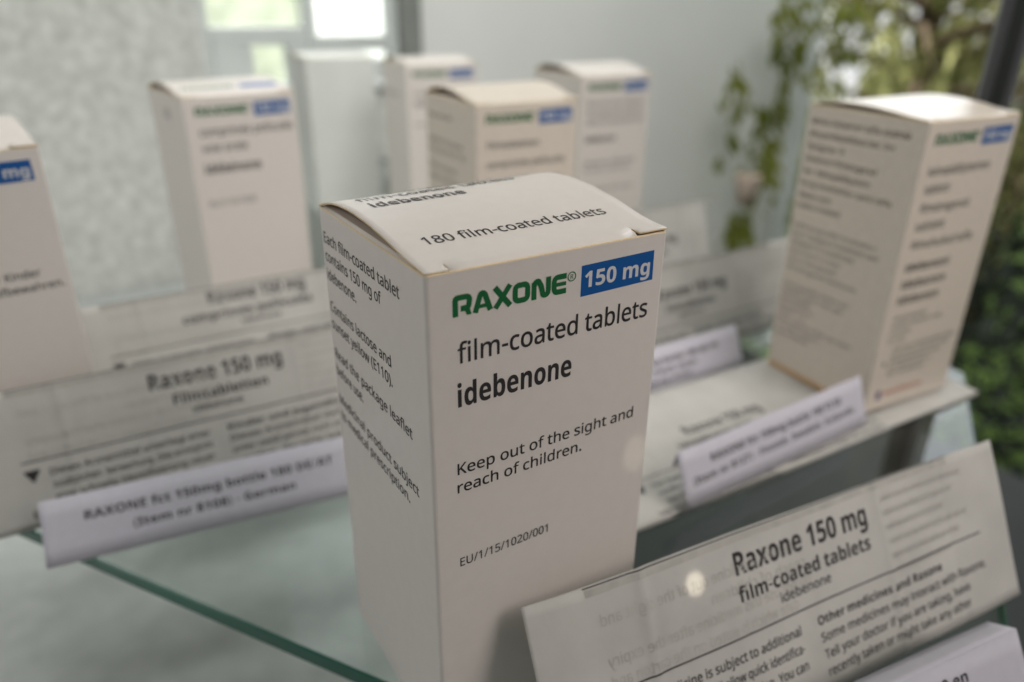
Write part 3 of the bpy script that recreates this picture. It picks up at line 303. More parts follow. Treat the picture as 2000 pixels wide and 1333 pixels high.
    113, 443, 2, 28, 284, -168, 0, 160, 5, 58, -5, 0, -17, -22, -23, -19, -30, -12, -38, -4, -40, 6, -35, 16, -30, 28, -22, 39, -13, 49, -4, 59, 4, 61, 14, 49, 22, 39, 30, 28, 35, 17, 41, 5, 38, -4, 30, -12, 24, -18, 19, -22, 2, 0, 9, 49, 89, 0, 0, -550, 17, 213, 75, 37, 6, 23, 19, 14, 32, 4, 45, 0, 13, -4, 49, -13, 36, -14, 17, -21, 9, -28, 4, -32, -8, -23, -22, -13, -36, -5, -50, 8, -63, 25, -38,
    114, 318, 1, 21, 55, 0, 0, 382, 79, 0, 15, -64, 5, 0, 20, 27, 26, 23, 32, 16, 36, 5, 18, 0, 17, -2, -7, -98, -15, 2, -16, 1, -26, -2, -25, -7, -23, -13, -17, -18, -11, -25, -4, -32, 0, -195,
    115, 348, 1, 49, 158, -7, -68, 5, -29, 7, -29, 10, 0, 87, 67, -24, 33, -6, 30, -3, 26, 3, 18, 6, 9, 11, 3, 13, -5, 18, -23, 17, -54, 25, -59, 31, -20, 17, -14, 19, -9, 24, -2, 30, 4, 32, 14, 27, 23, 21, 48, 20, 62, 6, 35, -1, 33, -6, 32, -9, 34, -14, -31, -75, -54, 20, -25, 6, -26, 2, -25, -2, -16, -9, -5, -14, 6, -16, 23, -16, 51, -23, 57, -27, 21, -16, 15, -20, 10, -24, 3, -32, -4, -35, -14, -30, -23, -24, -31, -17, -41, -11,
    116, 304, 1, 26, 186, -7, -33, 3, -29, 8, -24, 16, -18, 23, -12, 33, -4, 44, 0, 184, -50, 0, 0, 44, 58, 35, 30, 81, 66, 0, 0, -82, 107, 0, 0, -78, -107, 0, 0, -184, 3, -19, 10, -14, 14, -8, 19, -3, 33, 4, 33, 8, 0, -77, -42, -13,
    117, 460, 1, 28, 188, -7, -38, 4, -33, 11, -27, 18, -21, 27, -12, 36, -4, 44, 0, 249, 104, 0, 0, -223, 4, -36, 11, -26, 19, -15, 27, -6, 29, 4, 22, 11, 15, 18, 13, 40, 4, 53, 0, 180, 104, 0, 0, -382, -79, 0, -14, 49, -6, 0, -22, -25, -28, -18, -33, -10,
    118, 398, 1, 12, 146, 0, -146, 382, 109, 0, 74, -217, 10, -41, 4, -38, 3, 0, 5, 39, 11, 40, 73, 217, 109, 0, -145, -382,
    119, 599, 1, 37, 116, 0, -109, 382, 104, 0, 44, -169, 9, -42, 7, -47, 5, -36, 3, 0, 2, 26, 6, 34, 5, 32, 4, 19, 47, 183, 115, 0, 45, -183, 6, -32, 7, -44, 3, -35, 3, 0, 5, 34, 8, 48, 10, 43, 45, 169, 102, 0, -110, -382, -113, 0, -29, 134, -8, 35, -12, 51, -12, 49, -8, 34, -2, 0, -8, -34, -11, -49, -12, -51, -9, -37, -30, -132,
    120, 405, 1, 12, 4, 0, 129, 195, -123, 187, 118, 0, 74, -121, 75, 121, 119, 0, -125, -187, 130, -195, -118, 0, -81, 131, -80, -131,
    121, 398, 1, 25, 77, -168, -30, 2, -23, 4, 0, 82, 18, -3, 23, -1, 30, 5, 22, 15, 17, 22, 12, 26, 6, 19, -152, 379, 114, 0, 72, -215, 9, -31, 4, -35, 2, 0, 6, 35, 9, 31, 70, 215, 112, 0, -161, -431, -27, -52, -37, -37, -45, -23,
    122, 342, 1, 10, 19, 0, 0, 62, 177, 241, -167, 0, 0, 79, 285, 0, 0, -68, -172, -234, 179, 0, 0, -80,
    48, 401, 2, 24, 200, -7, -55, 8, -44, 22, -34, 38, -23, 52, -14, 62, -5, 75, 4, 75, 13, 64, 22, 50, 33, 38, 45, 23, 58, 8, 54, -8, 44, -22, 34, -38, 24, -52, 14, -63, 5, -75, -5, -75, -13, -63, -22, -51, -33, -37, -45, -23, 20, 200, 78, 23, 5, 18, 14, 13, 24, 12, 54, 4, 75, -4, 75, -12, 54, -13, 24, -18, 14, -23, 5, -24, -5, -18, -14, -13, -24, -11, -54, -4, -75, 4, -75, 11, -54, 13, -23, 18, -15,
    49, 401, 1, 11, 183, 0, 0, 289, 2, 48, 1, 52, -15, -15, -21, -20, -58, -46, -51, 64, 161, 128, 87, 0, 0, -500,
    50, 401, 1, 37, 28, 0, 0, 74, 125, 126, 62, 65, 19, 25, 14, 23, 8, 22, 2, 24, -4, 27, -12, 18, -19, 11, -26, 4, -28, -4, -28, -10, -28, -16, -29, -21, -57, 68, 45, 35, 27, 14, 30, 12, 35, 7, 41, 3, 46, -4, 39, -14, 31, -21, 23, -27, 15, -33, 4, -36, -4, -40, -12, -35, -20, -34, -28, -34, -75, -75, -64, -60, 0, -5, 217, 0, 0, -89,
    51, 401, 1, 59, 171, -7, -77, 7, -67, 20, 0, 90, 33, -14, 34, -11, 34, -6, 32, -2, 48, 5, 31, 15, 17, 23, 6, 32, -3, 19, -8, 16, -14, 13, -22, 9, -32, 6, -42, 1, -37, 0, 0, 82, 38, 0, 41, 2, 30, 6, 20, 11, 12, 13, 7, 16, 2, 19, -4, 24, -12, 18, -22, 11, -33, 4, -34, -3, -28, -10, -45, -24, -49, 73, 32, 19, 37, 16, 44, 11, 50, 3, 48, -3, 41, -11, 34, -17, 25, -24, 15, -29, 5, -35, -8, -47, -23, -36, -35, -26, -42, -16, 0, -2, 53, -12, 38, -24, 24, -35, 8, -44, -6, -42, -16, -36, -27, -31, -39, -24, -50, -15,
    52, 401, 2, 11, 225, 0, 0, 104, -213, 0, 0, 73, 219, 323, 97, 0, 0, -314, 61, 0, 0, -82, -61, 0, 0, -104, 9, 105, 186, 120, 0, 0, 84, 1, 40, 2, 43, 2, 26, -3, 0, -13, -27, -17, -28,
    53, 401, 1, 38, 169, -7, -38, 2, -36, 5, -33, 9, -28, 11, 0, 91, 29, -12, 34, -10, 35, -8, 33, -2, 42, 5, 30, 14, 19, 25, 6, 35, -11, 42, -34, 25, -55, 9, -41, -4, -35, -7, -42, 22, 19, 255, 271, 0, 0, -90, -179, 0, -9, -98, 26, 5, 38, 2, 43, -4, 38, -13, 32, -22, 25, -29, 15, -38, 5, -46, -5, -50, -17, -43, -28, -34, -39, -26, -50, -16,
    54, 401, 2, 44, 207, -7, -48, 6, -44, 17, -37, 30, -29, 43, -18, 55, -6, 68, 1, 43, 5, 43, 8, 40, 14, 39, 19, 35, 25, 32, 32, 26, 40, 19, 49, 12, 57, 5, 35, -1, 32, -4, 0, -85, -29, 5, -31, 2, -55, -5, -41, -15, -29, -23, -19, -32, -11, -38, -5, -43, 4, 0, 17, 22, 23, 19, 31, 13, 38, 4, 40, -5, 35, -13, 29, -23, 21, -32, 13, -39, 4, -46, -5, -51, -15, -42, -25, -35, -35, -25, -41, -16, 20, 205, 78, 28, 5, 23, 16, 14, 27, 5, 39, -4, 33, -13, 25, -21, 15, -30, 6, -21, -3, -19, -7, -16, -12, -12, -15, -7, -16, -2, -17, 2, -22, 6, -23, 11, -20, 15, -17, 19, -11,
    55, 401, 1, 7, 78, 0, 187, 411, -246, 0, 0, 89, 358, 0, 0, -67, -189, -433,
    56, 401, 3, 41, 200, -7, -52, 4, -43, 12, -35, 20, -25, 26, -15, 33, -5, 39, 7, 46, 21, 37, 31, 29, 36, 22, -31, 23, -26, 28, -17, 34, -6, 41, 6, 36, 16, 30, 26, 23, 33, 17, 39, 10, 40, 3, 42, -3, 38, -10, 32, -17, 26, -23, 16, -30, 6, -37, -6, -41, -20, -33, -28, -27, -36, -21, 51, -33, 22, -20, 17, -23, 12, -27, 3, -31, -5, -39, -17, -34, -26, -27, -35, -20, -43, -13, 16, 200, 308, 23, 12, 19, 15, 14, 19, 5, 24, -5, 22, -13, 16, -19, 10, -24, 3, -24, -3, -19, -10, -13, -16, -5, -22, 5, -23, 14, -19, 19, -15, 17, 199, 71, 34, 4, 25, 13, 14, 19, 5, 25, -2, 18, -9, 16, -28, 26, -34, 21, -9, 5, -29, -17, -23, -19, -15, -22, -5, -27, 4, -25, 15, -20, 24, -13,
    57, 401, 2, 44, 125, -7, -35, 1, -33, 4, 0, 85, 30, -5, 31, -2, 55, 5, 41, 15, 29, 23, 19, 32, 11, 37, 5, 44, -4, 0, -17, -23, -22, -19, -30, -12, -42, -4, -40, 4, -34, 14, -28, 23, -21, 31, -13, 39, -5, 47, 6, 50, 15, 43, 25, 34, 34, 26, 42, 15, 49, 6, 48, -6, 44, -18, 37, -30, 29, -42, 18, -55, 6, -69, -1, -42, -5, -43, -9, -41, -13, -39, -19, -35, -25, -31, -32, -26, -40, -20, -49, -12, 20, 193, 255, 22, 3, 19, 7, 15, 12, 12, 15, 7, 16, 2, 16, -2, 23, -6, 23, -11, 20, -14, 17, -19, 10, -23, 4, -28, -5, -23, -16, -14, -27, -5, -40, 4, -32, 12, -25, 22, -16,
]
FONT = {'R': read_font(REGULAR_OUTLINES), 'B': read_font(BOLD_OUTLINES), 'sp': 182}
_tri = {}
def glyph(ch, bold):
    key = (ch, bold)
    if key in _tri: return _tri[key]
    acc = {'é': 'e', 'ä': 'a', 'ö': 'o', 'ü': 'u', 'ï': 'i'}
    base = acc.get(ch, ch)
    src = FONT['B'] if bold and base in FONT['B'] else FONT['R']
    if base not in src: _tri[key] = (FONT['sp'], [], []); return _tri[key]
    adv, sp = src[base]
    loops = []
    for r in sp:
        x = y = 0; q = []
        for i in range(0, len(r), 2):
            x += r[i]; y += r[i+1]; q.append((float(x), float(y)))
        if len(q) > 2: loops.append(q)
    if ch == 'é': loops.append([(200, 430), (250, 430), (330, 540), (250, 540)])
    if ch in 'äöü':
        c = adv/2
        for d in (-80, 80): loops.append([(c+d-32, 450), (c+d+32, 450), (c+d+32, 515), (c+d-32, 515)])
    def fat(l, d):
        l = [p for i, p in enumerate(l) if math.dist(p, l[i-1]) > 9]
        n = len(l); out = []; sg = 1 if area(l) > 0 else -1
        for i in range(n):
            a, b, c = Vector(l[i-1]), Vector(l[i]), Vector(l[(i+1) % n])
            t = ((b-a).normalized()+(c-b).normalized())
            if t.length < .2: out.append(l[i]); continue
            t.normalize(); out.append((b.x+sg*t.y*d, b.y-sg*t.x*d))
        return out
    def area(l): return sum(l[i-1][0]*l[i][1]-l[i][0]*l[i-1][1] for i in range(len(l)))/2
    def inside(p, l):
        c = False
        for i in range(len(l)):
            a, b = l[i-1], l[i]
            if (a[1] > p[1]) != (b[1] > p[1]) and p[0] < (b[0]-a[0])*(p[1]-a[1])/(b[1]-a[1])+a[0]: c = not c
        return c
    loops.sort(key=lambda l: -abs(area(l)))
    depth = [sum(inside(l[0], k) for k in loops[:i]) for i, l in enumerate(loops)]
    loops = [fat(l, (11 if not bold else 5)*(-1 if depth[i] % 2 else 1)) for i, l in enumerate(loops)]
    V, F = [], []
    for i, l in enumerate(loops):
        if depth[i] % 2: continue
        holes = [k for j, k in enumerate(loops) if depth[j] == depth[i]+1 and inside(k[0], l)]
        grp = [l]+holes
        flat = [p for g in grp for p in g]
        o = len(V)
        V += flat
        for t in tessellate_polygon([[Vector((p[0], p[1], 0)) for p in g] for g in grp]):
            a, b, c = (flat[k] for k in t)
            ar = (b[0]-a[0])*(c[1]-a[1])-(c[0]-a[0])*(b[1]-a[1])
            if abs(ar) < 1e-6: continue
            F.append(tuple(o+k for k in (t if ar > 0 else t[::-1])))
    _tri[key] = (adv, V, F)
    return _tri[key]
def layout(text, bold, cap, track=0):
    x = 0; V = []; F = []
    k = cap/500
    for ch in text:
        adv, gv, gf = glyph(ch, bold)
        o = len(V)
        V += [((x+px)*k, py*k) for px, py in gv]; F += [tuple(o+i for i in f) for f in gf]
        x += adv+track*500
    return V, F
def place(text, u, v, cap, width=None, bold=False, right=None, mirror=False, slant=0, track=0):
    """text with its ink from u (or ending at right), baseline v, capital height cap, ink width"""
    V, F = layout(text, bold, cap, track)
    if not V: return [], []
    x0 = min(p[0] for p in V); x1 = max(p[0] for p in V)
    w = width or (x1-x0); k = w/(x1-x0)
    if right is not None: u = right-w
    V = [((p[0]-x0)*k, p[1]) for p in V]
    if mirror: V = [(w-p[0], p[1]) for p in V]; F = [f[::-1] for f in F]
    return [(u+a+slant*b, v+b) for a, b in V], F
def merge(parts, step=0.0):
    V, F = [], []
    for k, (a, b) in enumerate(parts):
        o = len(V); V += [tuple(q)+(step*k,) for q in a] if step else a; F += [tuple(o+i for i in f) for f in b]
    return V, F
def ribbon(pts, w, closed=False):
    """a mitred stroke of width w along pts"""
    pts = [p for i, p in enumerate(pts) if i == 0 or (Vector(p)-Vector(pts[i-1])).length > 1e-4]
    n = len(pts); L, Rr = [], []
    for i in range(n):
        p = Vector(pts[i])
        a = Vector(pts[i-1]) if (i or closed) else None; b = Vector(pts[(i+1) % n]) if (i < n-1 or closed) else None
        d1 = (p-a).normalized() if a is not None else (b-p).normalized()
        d2 = (b-p).normalized() if b is not None else d1
        n1 = Vector((-d1.y, d1.x)); n2 = Vector((-d2.y, d2.x)); m = (n1+n2); m.normalize()
        k = w/2/max(.35, m.dot(n1))
        L.append(p+m*k); Rr.append(p-m*k)
    V = [(q.x, q.y) for q in L+Rr]; F = []
    for i in range(n if closed else n-1):
        j = (i+1) % n; F.append((i, n+i, n+j, j)[::1])
    return V, F
def arc(cx, cy, r, a0, a1, n=5):
    return [(cx+r*math.cos(math.radians(a0+(a1-a0)*i/n)), cy+r*math.sin(math.radians(a0+(a1-a0)*i/n))) for i in range(n+1)]
def logo():
    """the green word with rounded square capitals, on x 5.7..32.3, height 0..4.35"""
    w = 1.2; h = 4.45; t = h-w/2; b = w/2; P = []
    def seg(*p): P.append(ribbon(list(p), w))
    # R
    seg((6.2, 0), *[(6.2, t-.5)], *arc(6.7, t-.5, .5, 180, 90, 3), *arc(8.55, t-.75, .75, 90, 0), *arc(8.55, 2.15, .62, 0, -90), (7.35, 1.53))
    P.append(([(8.1, 1.35), (9.35, 1.35), (9.75, 0), (8.7, 0)], [(3, 2, 1, 0)]))
    # A
    seg((10.55, 0), (11.62, t-.45), *arc(12.2, t-.5, .5, 140, 40, 4), (12.8, t-.45), (13.95, 0))
    P.append(ribbon([(11.1, 1.2), (13.4, 1.2)], .8))
    # X
    seg((14.95, h), (18.55, 0)); P.append(ribbon([(15.1, 0), (18.5, h)], w))
    # O
    P.append(ribbon(arc(20.55, t-.85, .85, 180, 90)+arc(21.8, t-.85, .85, 90, 0)+arc(21.8, b+.85, .85, 0, -90)+arc(20.55, b+.85, .85, -90, -180), w, True))
    # N
    seg((24.2, 0), (24.2, t-.7), *arc(24.95, t-.7, .7, 180, 60), (25.9, t-1.1), (26.2, b+1.0), *arc(26.95, b+.7, .7, 200, 330), (27.7, b+.9), (27.7, h))
    # E
    seg((32.2, t), (30.0, t), *arc(30.0, t-.85, .85, 90, 180), *arc(30.0, b+.85, .85, 180, 270), (32.2, b))
    P.append(ribbon([(29.3, h/2), (32.15, h/2)], .85))
    # registered sign
    P.append(ribbon([(33.55+.98*math.cos(a*math.pi/9), 3.4+.98*math.sin(a*math.pi/9)) for a in range(18)], .22, True))
    P.append(place('R', 33.2, 2.92, .95))
    return merge(P, .004)
LOGO = logo()
def lay(name, geo, fn, m, parent, lift=.05):
    """lays flat (u, v) geometry on the surface fn(u, v) -> (point, normal)"""
    V, F = geo
    out = []
    for q in V:
        p, n = fn(q[0], q[1]); k = lift+(q[2] if len(q) > 2 else 0); out.append(tuple(p[i]+n[i]*k for i in range(3)))
    return link(name, out, F, m, parent)
def front(u, v): return (u, 0.0, v), (0, -1, 0)
def side(u, v): return (0.0, 59.5-u, v), (-1, 0, 0)

# ---------------------------------------------------------------- cartons
W = 59.5; H = 130.0
LY = [0, 1, 9.3, 18, 27.8, 37.3, 46, 52, 60]; LZ = [0, .05, .25, .62, .9, 1, .86, .6, 0]
def make_carton(name, label, loc, yaw, prints, bulge=3.5, bulge2=1.3, board='board', group='tall white medicine cartons', scale_body=True):
    t = thing(name, label, 'medicine box', loc, yaw, group)
    # body: four wrapped walls with rounded creases, inner tan liner and cut rim
    r = .9; th = .5
    def ring(inset, z, n=3):
        q = []
        for cx, cy, a in ((W-r, r, -90), (W-r, W-r, 0), (r, W-r, 90), (r, r, 180)):
            for i in range(n+1):
                an = math.radians(a+90*i/n); rr = max(r-inset, .08)
                ex = r-inset-rr
                q.append((cx+(rr)*math.cos(an)+(ex if math.cos(an) > 0 else -ex)*(1 if abs(math.cos(an)) > .01 else 0), cy+rr*math.sin(an), z))
        return q
    rings = [ring(0, .0), ring(0, 20), ring(0, 65), ring(0, 110), ring(0, H-.25), ring(.12, H), ring(th, H), ring(th, H-12), ring(th, 1)]
    n = len(rings[0]); V = [p for q in rings for p in q]; F = []; mi = []
    for k in range(len(rings)-1):
        for i in range(n):
            j = (i+1) % n; F.append((k*n+i, k*n+j, (k+1)*n+j, (k+1)*n+i)); mi.append(0 if k < 4 else (1 if k < 6 else 2))
    link('side_panels', V, F, [M[board], M['edge'], M['raw']], t, mi)
    bevbox('bottom_flap', (.6, .6, .3), (W-.6, W-.6, .9), M['raw'], t)
    # lid: a sheet hinged at the rear, bulging, its front edge tucked between two end tabs
    zs = lambda x, y: H+.35+float(np.interp(y, LY, LZ))*(bulge+bulge2*x/W)
    def lid_fn(u, v):
        e = .4
        z = zs(u, v); n = Vector((-(zs(u+e, v)-zs(u-e, v)), -(zs(u, v+e)-zs(u, v-e)), 2*e)).normalized()
        return (u, v, z), n
    xs = [.15, 2, 4, 5.2, 5.6]+[5.6+(51.2-5.6)*i/10 for i in range(1, 11)]+[51.6, 54, 57, W-.15]
    ys = [.25, .8, 1.6, 3, 5, 7, 9, 12, 15, 18, 21, 24, 27, 30, 33, 36, 39, 42, 45, 48, 50.5, 53, 55, 57, 58.5, 59.4]
    V = []; F = []
    def zz(x, y):
        z = zs(x, y)
        if 5.5 < x < 51.3: 
            if y < 1.7: z -= (1.7-y)*.45
        elif x >= 51.3 and y < 4: z += .35*(1-y/4)
        return z
    for y in ys:
        for x in xs: V.append((x, y, zz(x, y)))
    nx = len(xs)
    for j in range(len(ys)-1):
        for i in range(nx-1):
            if j < 3 and (xs[i], xs[i+1]) in ((5.2, 5.6), (51.2, 51.6)): continue   # slit beside the tab
            F.append((j*nx+i, j*nx+i+1, (j+1)*nx+i+1, (j+1)*nx+i))
    lid = link('lid', V, F, [M[board], M['raw'], M['edge']], t, smooth=True)
    s = lid.modifiers.new('thickness', 'SOLIDIFY'); s.thickness = .45*S; s.offset = -1; s.material_offset = 1; s.material_offset_rim = 2
    V = []; xs2 = [x for x in xs if 5.5 < x < 51.3]
    for x in xs2: V += [(x, .25, zz(x, .25)-.02), (x, .62, zz(x, .25)-.9), (x, .75, H-11)]
    F = [(3*i+k, 3*i+k+1, 3*i+4+k, 3*i+3+k) for i in range(len(xs2)-1) for k in (0, 1)]
    link('tuck_flap', V, F, [M[board]], t)
    # side flaps fold in under the lid
    for sx in (0, 1):
        V = []; ny = 12
        for i in range(ny+1):
            y = 2.2+(W-4.4)*i/ny
            for k, (dx, dz) in enumerate(((.28, -.02), (.9, .32), (2.5, .5), (14, .15))):
                z = min(H+dz+float(np.interp(y, LY, LZ))*.25*(k > 0), zs(dx if sx == 0 else W-dx, y)-.6 if k else 999)
                V.append((dx if sx == 0 else W-dx, y, max(z, H-.15)))
        F = []
        for i in range(ny):
            for k in range(3):
                a = 4*i+k; f = (a, a+4, a+5, a+1); F.append(f if sx else f[::-1])
        o = link('dust_flap', V, F, [M[board]], t)
    # prints
    logo_g = ([(u, v+120.65, e) for u, v, e in LOGO[0]], LOGO[1])
    if prints.get('brand', True):
        lay('brand_lettering', logo_g, front, M['green'], t)
        patch = lay('strength_patch', ([(36.05, 118.95), (56.1, 119.25), (55.95, 126.2), (36.05, 125.9)], [(0, 1, 2, 3)]), front, M['blue'], t, .04)
        lay('strength_lettering', place('150 mg', 37.0, 120.85, 3.55, 18.0, True), front, M['reversed'], patch, .08)
    for txt, u, z, cap, w, bold, col in prints.get('front', []):
        lay('text_line', place(txt, u, z, cap, w, bold), front, M[col], t)
    for txt, u, z, cap, w, bold, col in prints.get('side', []):
        lay('text_line', place(txt, u, z, cap, w, bold), side, M[col], t)
    for txt, u, z, cap, w, bold, col in prints.get('lid', []):
        lay('text_line', place(txt, u, z, cap, w, bold), lid_fn, M[col], lid, .06)
    if prints.get('lidbrand'):
        k = prints['lidbrand']
        lay('brand_lettering', ([(u+k[0], v+k[1], e) for u, v, e in LOGO[0]], LOGO[1]), lid_fn, M['green'], lid, .06)
        lay('strength_patch', ([(36+20*i/12, k[1]-1.2+6.4*j) for j in (0, 1) for i in range(13)], [(i, i+1, i+14, i+13) for i in range(12)]), lid_fn, M['blue'], lid, .06)
    for b in prints.get('bars', []):
        u0, z0, u1, z1, col, face = b
        lay('colour_mark', ([(u0, z0), (u1, z0), (u1, z1), (u0, z1)], [(0, 1, 2, 3)]), side if face == 's' else front, M[col], t)
    return t
I = 'ink'
main = make_carton('medicine_carton', 'sharp white carton in the centre with the words film-coated tablets under its green name', (0, 0, 0), 0, dict(
    front=[('film-coated tablets', 6.45, 110.55, 4.35, 48.95, False, I), ('idebenone', 6.25, 100.7, 5.2, 28.3, True, I),
           ('Keep out of the sight and', 5.8, 84.4, 2.75, 48.0, False, I), ('reach of children.', 5.7, 79.75, 2.75, 32.9, False, I),
           ('EU/1/15/1020/001', 5.9, 59.65, 2.3, 23.8, False, I)],
    side=[('Each film-coated tablet', 2.1, 121.5, 2.75, 45.3, False, I), ('contains 150 mg of', 2.1, 116.8, 2.75, 35.2, False, I), ('idebenone.', 2.1, 111.9, 2.75, 19.6, False, I),
          ('Contains lactose and', 2.1, 103.3, 2.75, 38.6, False, I), ('sunset yellow (E110).', 2.1, 98.5, 2.75, 38.7, False, I),
          ('Read the package leaflet', 2.1, 90.0, 2.75, 48.1, False, I), ('before use.', 2.1, 85.0, 2.75, 18.8, False, I),
          ('Medicinal product subject', 2.1, 76.2, 2.75, 50.1, False, I), ('to medical prescription.', 2.1, 71.3, 2.75, 44.8, False, I)],
    lid=[('180 film-coated tablets', 6.4, 12.3, 3.3, 45.7, False, I), ('idebenone', 5.5, 36.6, 4.6, 23.7, True, I), ('film-coated tablets', 4.9, 44.3, 4.3, 42.5, False, I)],
    lidbrand=(0, 52.0)))
make_carton('medicine_carton', 'blurred white carton left of centre, standing behind two leaflets before the plaster wall', (9.4, 297.5, 0), 0.12, dict(
    front=[('comprimés pelliculés', 6.4, 110.6, 4.2, 50, False, I), ('voie orale', 6.4, 102.5, 4.2, 24, False, I), ('idébénone', 6.3, 91.5, 5.0, 30, True, I), ('EU/1/15/1020', 6, 74, 3.2, 25, False, 'grey')],
    side=[('180', 26, 117, 5, 9, False, 'grey')], lidbrand=(0, 14)), 4.2, .4)
make_carton('medicine_carton', 'carton cut off by the left picture edge, only mg readable on its blue patch', (-114.0, 172.8, 0), 0.155, dict(
    front=[('Filmtabletten', 6.5, 110.6, 4.3, 33, False, I), ('Idebenon', 6.3, 101, 5.0, 26, True, I), ('Arzneimittel für Kinder', 12, 86.2, 2.7, 38.5, False, I), ('unzugänglich aufbewahren.', 9, 81.2, 2.7, 48, False, I)]), 5.0, .8)
make_carton('medicine_carton', 'blurred cream carton directly behind the lid of the sharp one, three small text lines', (126.3, 207.0, 0), -0.035, dict(
    front=[('Filmtabletten', 6.4, 108.5, 3.3, 30, False, I), ('comprimés pelliculés', 6.2, 99, 3.3, 46, False, I), ('filmomhulde tabletten', 6.2, 89.5, 3.3, 44, False, I), ('idebenon', 6.2, 80, 4.6, 30, True, I)],
    side=[('Chaque comprimé', 3, 119, 2.4, 30, False, 'grey'), ('contient du lactose', 3, 106, 2.6, 42, False, 'grey'), ('et du jaune (E110)', 3, 101, 2.6, 44, False, 'grey'), ('Lire la notice', 3, 92, 2.6, 34, False, 'grey'), ('avant utilisation', 3, 86, 2.6, 42, False, 'grey')]), 4.6, .8, 'cream')
make_carton('medicine_carton', 'farthest printed carton, behind and left of the cream one, beside the grey post', (194.5, 437.8, 0), -0.09, dict(
    front=[('comprimidos', 6.4, 107, 4, 44, False, 'grey'), ('idebenona', 6, 99, 4.6, 30, True, 'grey'), ('orale', 6, 84, 3, 18, False, 'grey')], side=[('Contiene', 10, 105, 3, 30, False, 'grey')]), 2.8, .5)
make_carton('medicine_carton', 'blurred pinkish carton behind and right of the cream one, wide dark gap under its lid', (259.4, 300.3, 0), -0.02, dict(
    front=[('filmovertrukne tabletter', 4.5, 110.6, 3.6, 50, False, 'grey'), ('filmdragerade tabletter', 4.5, 104.5, 3.6, 50, False, 'grey'), ('tabletti kalvopaallysteinen', 4.5, 98.5, 3.6, 50, False, 'grey'), ('idebenon', 5, 86.5, 4.4, 26, True, I),
           ('Oppbevares utilgjengelig', 5, 71, 3, 44, False, 'grey'), ('for barn under syn', 5, 66, 3, 40, False, 'grey'), ('utom syn for barn', 5, 52, 3, 44, False, 'grey')]), 5.2, .4)
sm = []
rr = random.Random(3)
words = 'kalvopäällysteinen tabletti filmdragerad tablett sisältää laktoosia och laktos para gult säilytä alkuperäispakkaus barn syn og inneheldur hver tafla idebenon lesið fylgiseðil fyrir notkun læs indlægssedlen inden brug'.split()
def filler(w):
    s = ''
    while len(s) < w: s += rr.choice(words)+' '
    return s.strip()
side_lines = []
z = 122.5
for k, (wd, gap) in enumerate([(50, 5.6), (44, 5.6), (20, 5.6), (38, 5.6), (36, 5.6), (48, 5.6), (18, 4.8), (24, 9.5), (46, 4.2), (48, 4.2), (36, 4.2), (30, 4.2), (28, 4.2), (40, 8.6), (38, 3.6), (36, 3.6), (18, 3.6), (20, 3.6), (16, 4), (44, 3.6), (26, 3.6), (20, 3.6)]):
    side_lines.append((filler(wd*.55)[:int(wd*.62)], 2.5, z, 2.5 if k < 8 else 2.1, wd, False, 'ink' if k < 8 else 'grey')); z -= gap
fr = [('kalvopäällysteinen', 6.2, 108.6, 3.6, 40, False, I), ('tabletti', 6.2, 101.2, 3.6, 16, False, I), ('filmdragerad', 6.2, 93.2, 3.6, 32, False, I), ('tablett', 6.2, 85.5, 3.6, 19, False, I), ('filmuhudud tafla', 6.2, 77.5, 3.6, 41, False, I),
      ('idebenoni', 6.2, 67.5, 3.8, 29, True, I), ('idebenon', 6.2, 59.8, 3.8, 29, True, I), ('idebenon', 6.2, 52.5, 3.8, 27, True, I)]
z = 45
for wd in (22, 34, 14, 12): fr.append((filler(wd*.6)[:int(wd*.66)], 6.2, z, 2.0, wd, False, 'grey')); z -= 3.6
z = 29.5
for wd in (44, 40, 36, 30, 26): fr.append((filler(wd*.7)[:int(wd*.7)], 11, z, 2.0, wd, False, 'grey')); z -= 3.2
fr += [('santhera', 12, 6.5, 2.6, 26, True, 'red')]
make_carton('medicine_carton', 'white carton at the right standing on a flat leaflet, small print on both faces', (240.9, 50.2, 4.2), -0.07, dict(
    front=fr, side=side_lines, bars=[(7, 5.2, 10, 9.6, 'purple', 'f'), (6.4, 22.5, 8.4, 24.5, 'grey', 'f'), (1, .2, 56, 3.0, 'raw', 's')]), 2.8, 1.0, 'cream')
make_carton('medicine_carton', 'plain pale grey carton without printing, added in place of a glass reflection, farthest back between two printed ones', (146, 531, 0), -0.06, dict(brand=False), 2.0, .5, 'reflection_box')  # added solid carton, takes the place of a reflection in the case glass

# ---------------------------------------------------------------- paper leaflets and cards
def rect(loc, yaw, lean):
    a, l = yaw, lean
    e1 = Vector((math.cos(a), math.sin(a), 0)); e2 = Vector((-math.sin(a)*math.sin(l), math.cos(a)*math.sin(l), math.cos(l)))
    return Vector(loc), e1, e2, e1.cross(e2)
def sheet_fn(w, h, wave=.5, curl=0, crease=None, ph=0.0):
    """local surface: u along the width, v up, out of plane bulge along -y"""
    def off(u, v):
        t = u/w
        o = wave*math.sin(t*7+ph)*(v/h)+wave*.5*math.sin(t*17+v*.09+ph*2)
        if curl: o -= curl*max(0, (.1-t)/.1)**2*(.3+.7*v/h)
        for c, d in (crease or []): o += d*math.exp(-((u-c)/1.6)**2)
        return o
    def fn(u, v, e=.3):
        n = Vector((-(off(u+e, v)-off(u-e, v))/(2*e), -(off(u, v+e)-off(u, v-e))/(2*e), 1)).normalized()
        return (u, -off(u, v), v), (n.x, -n.z, n.y)
    return fn
def lean_matrix(o, loc, yaw, lean):
    o.location = tuple(c*S for c in loc); o.rotation_euler = (-lean, 0, yaw)
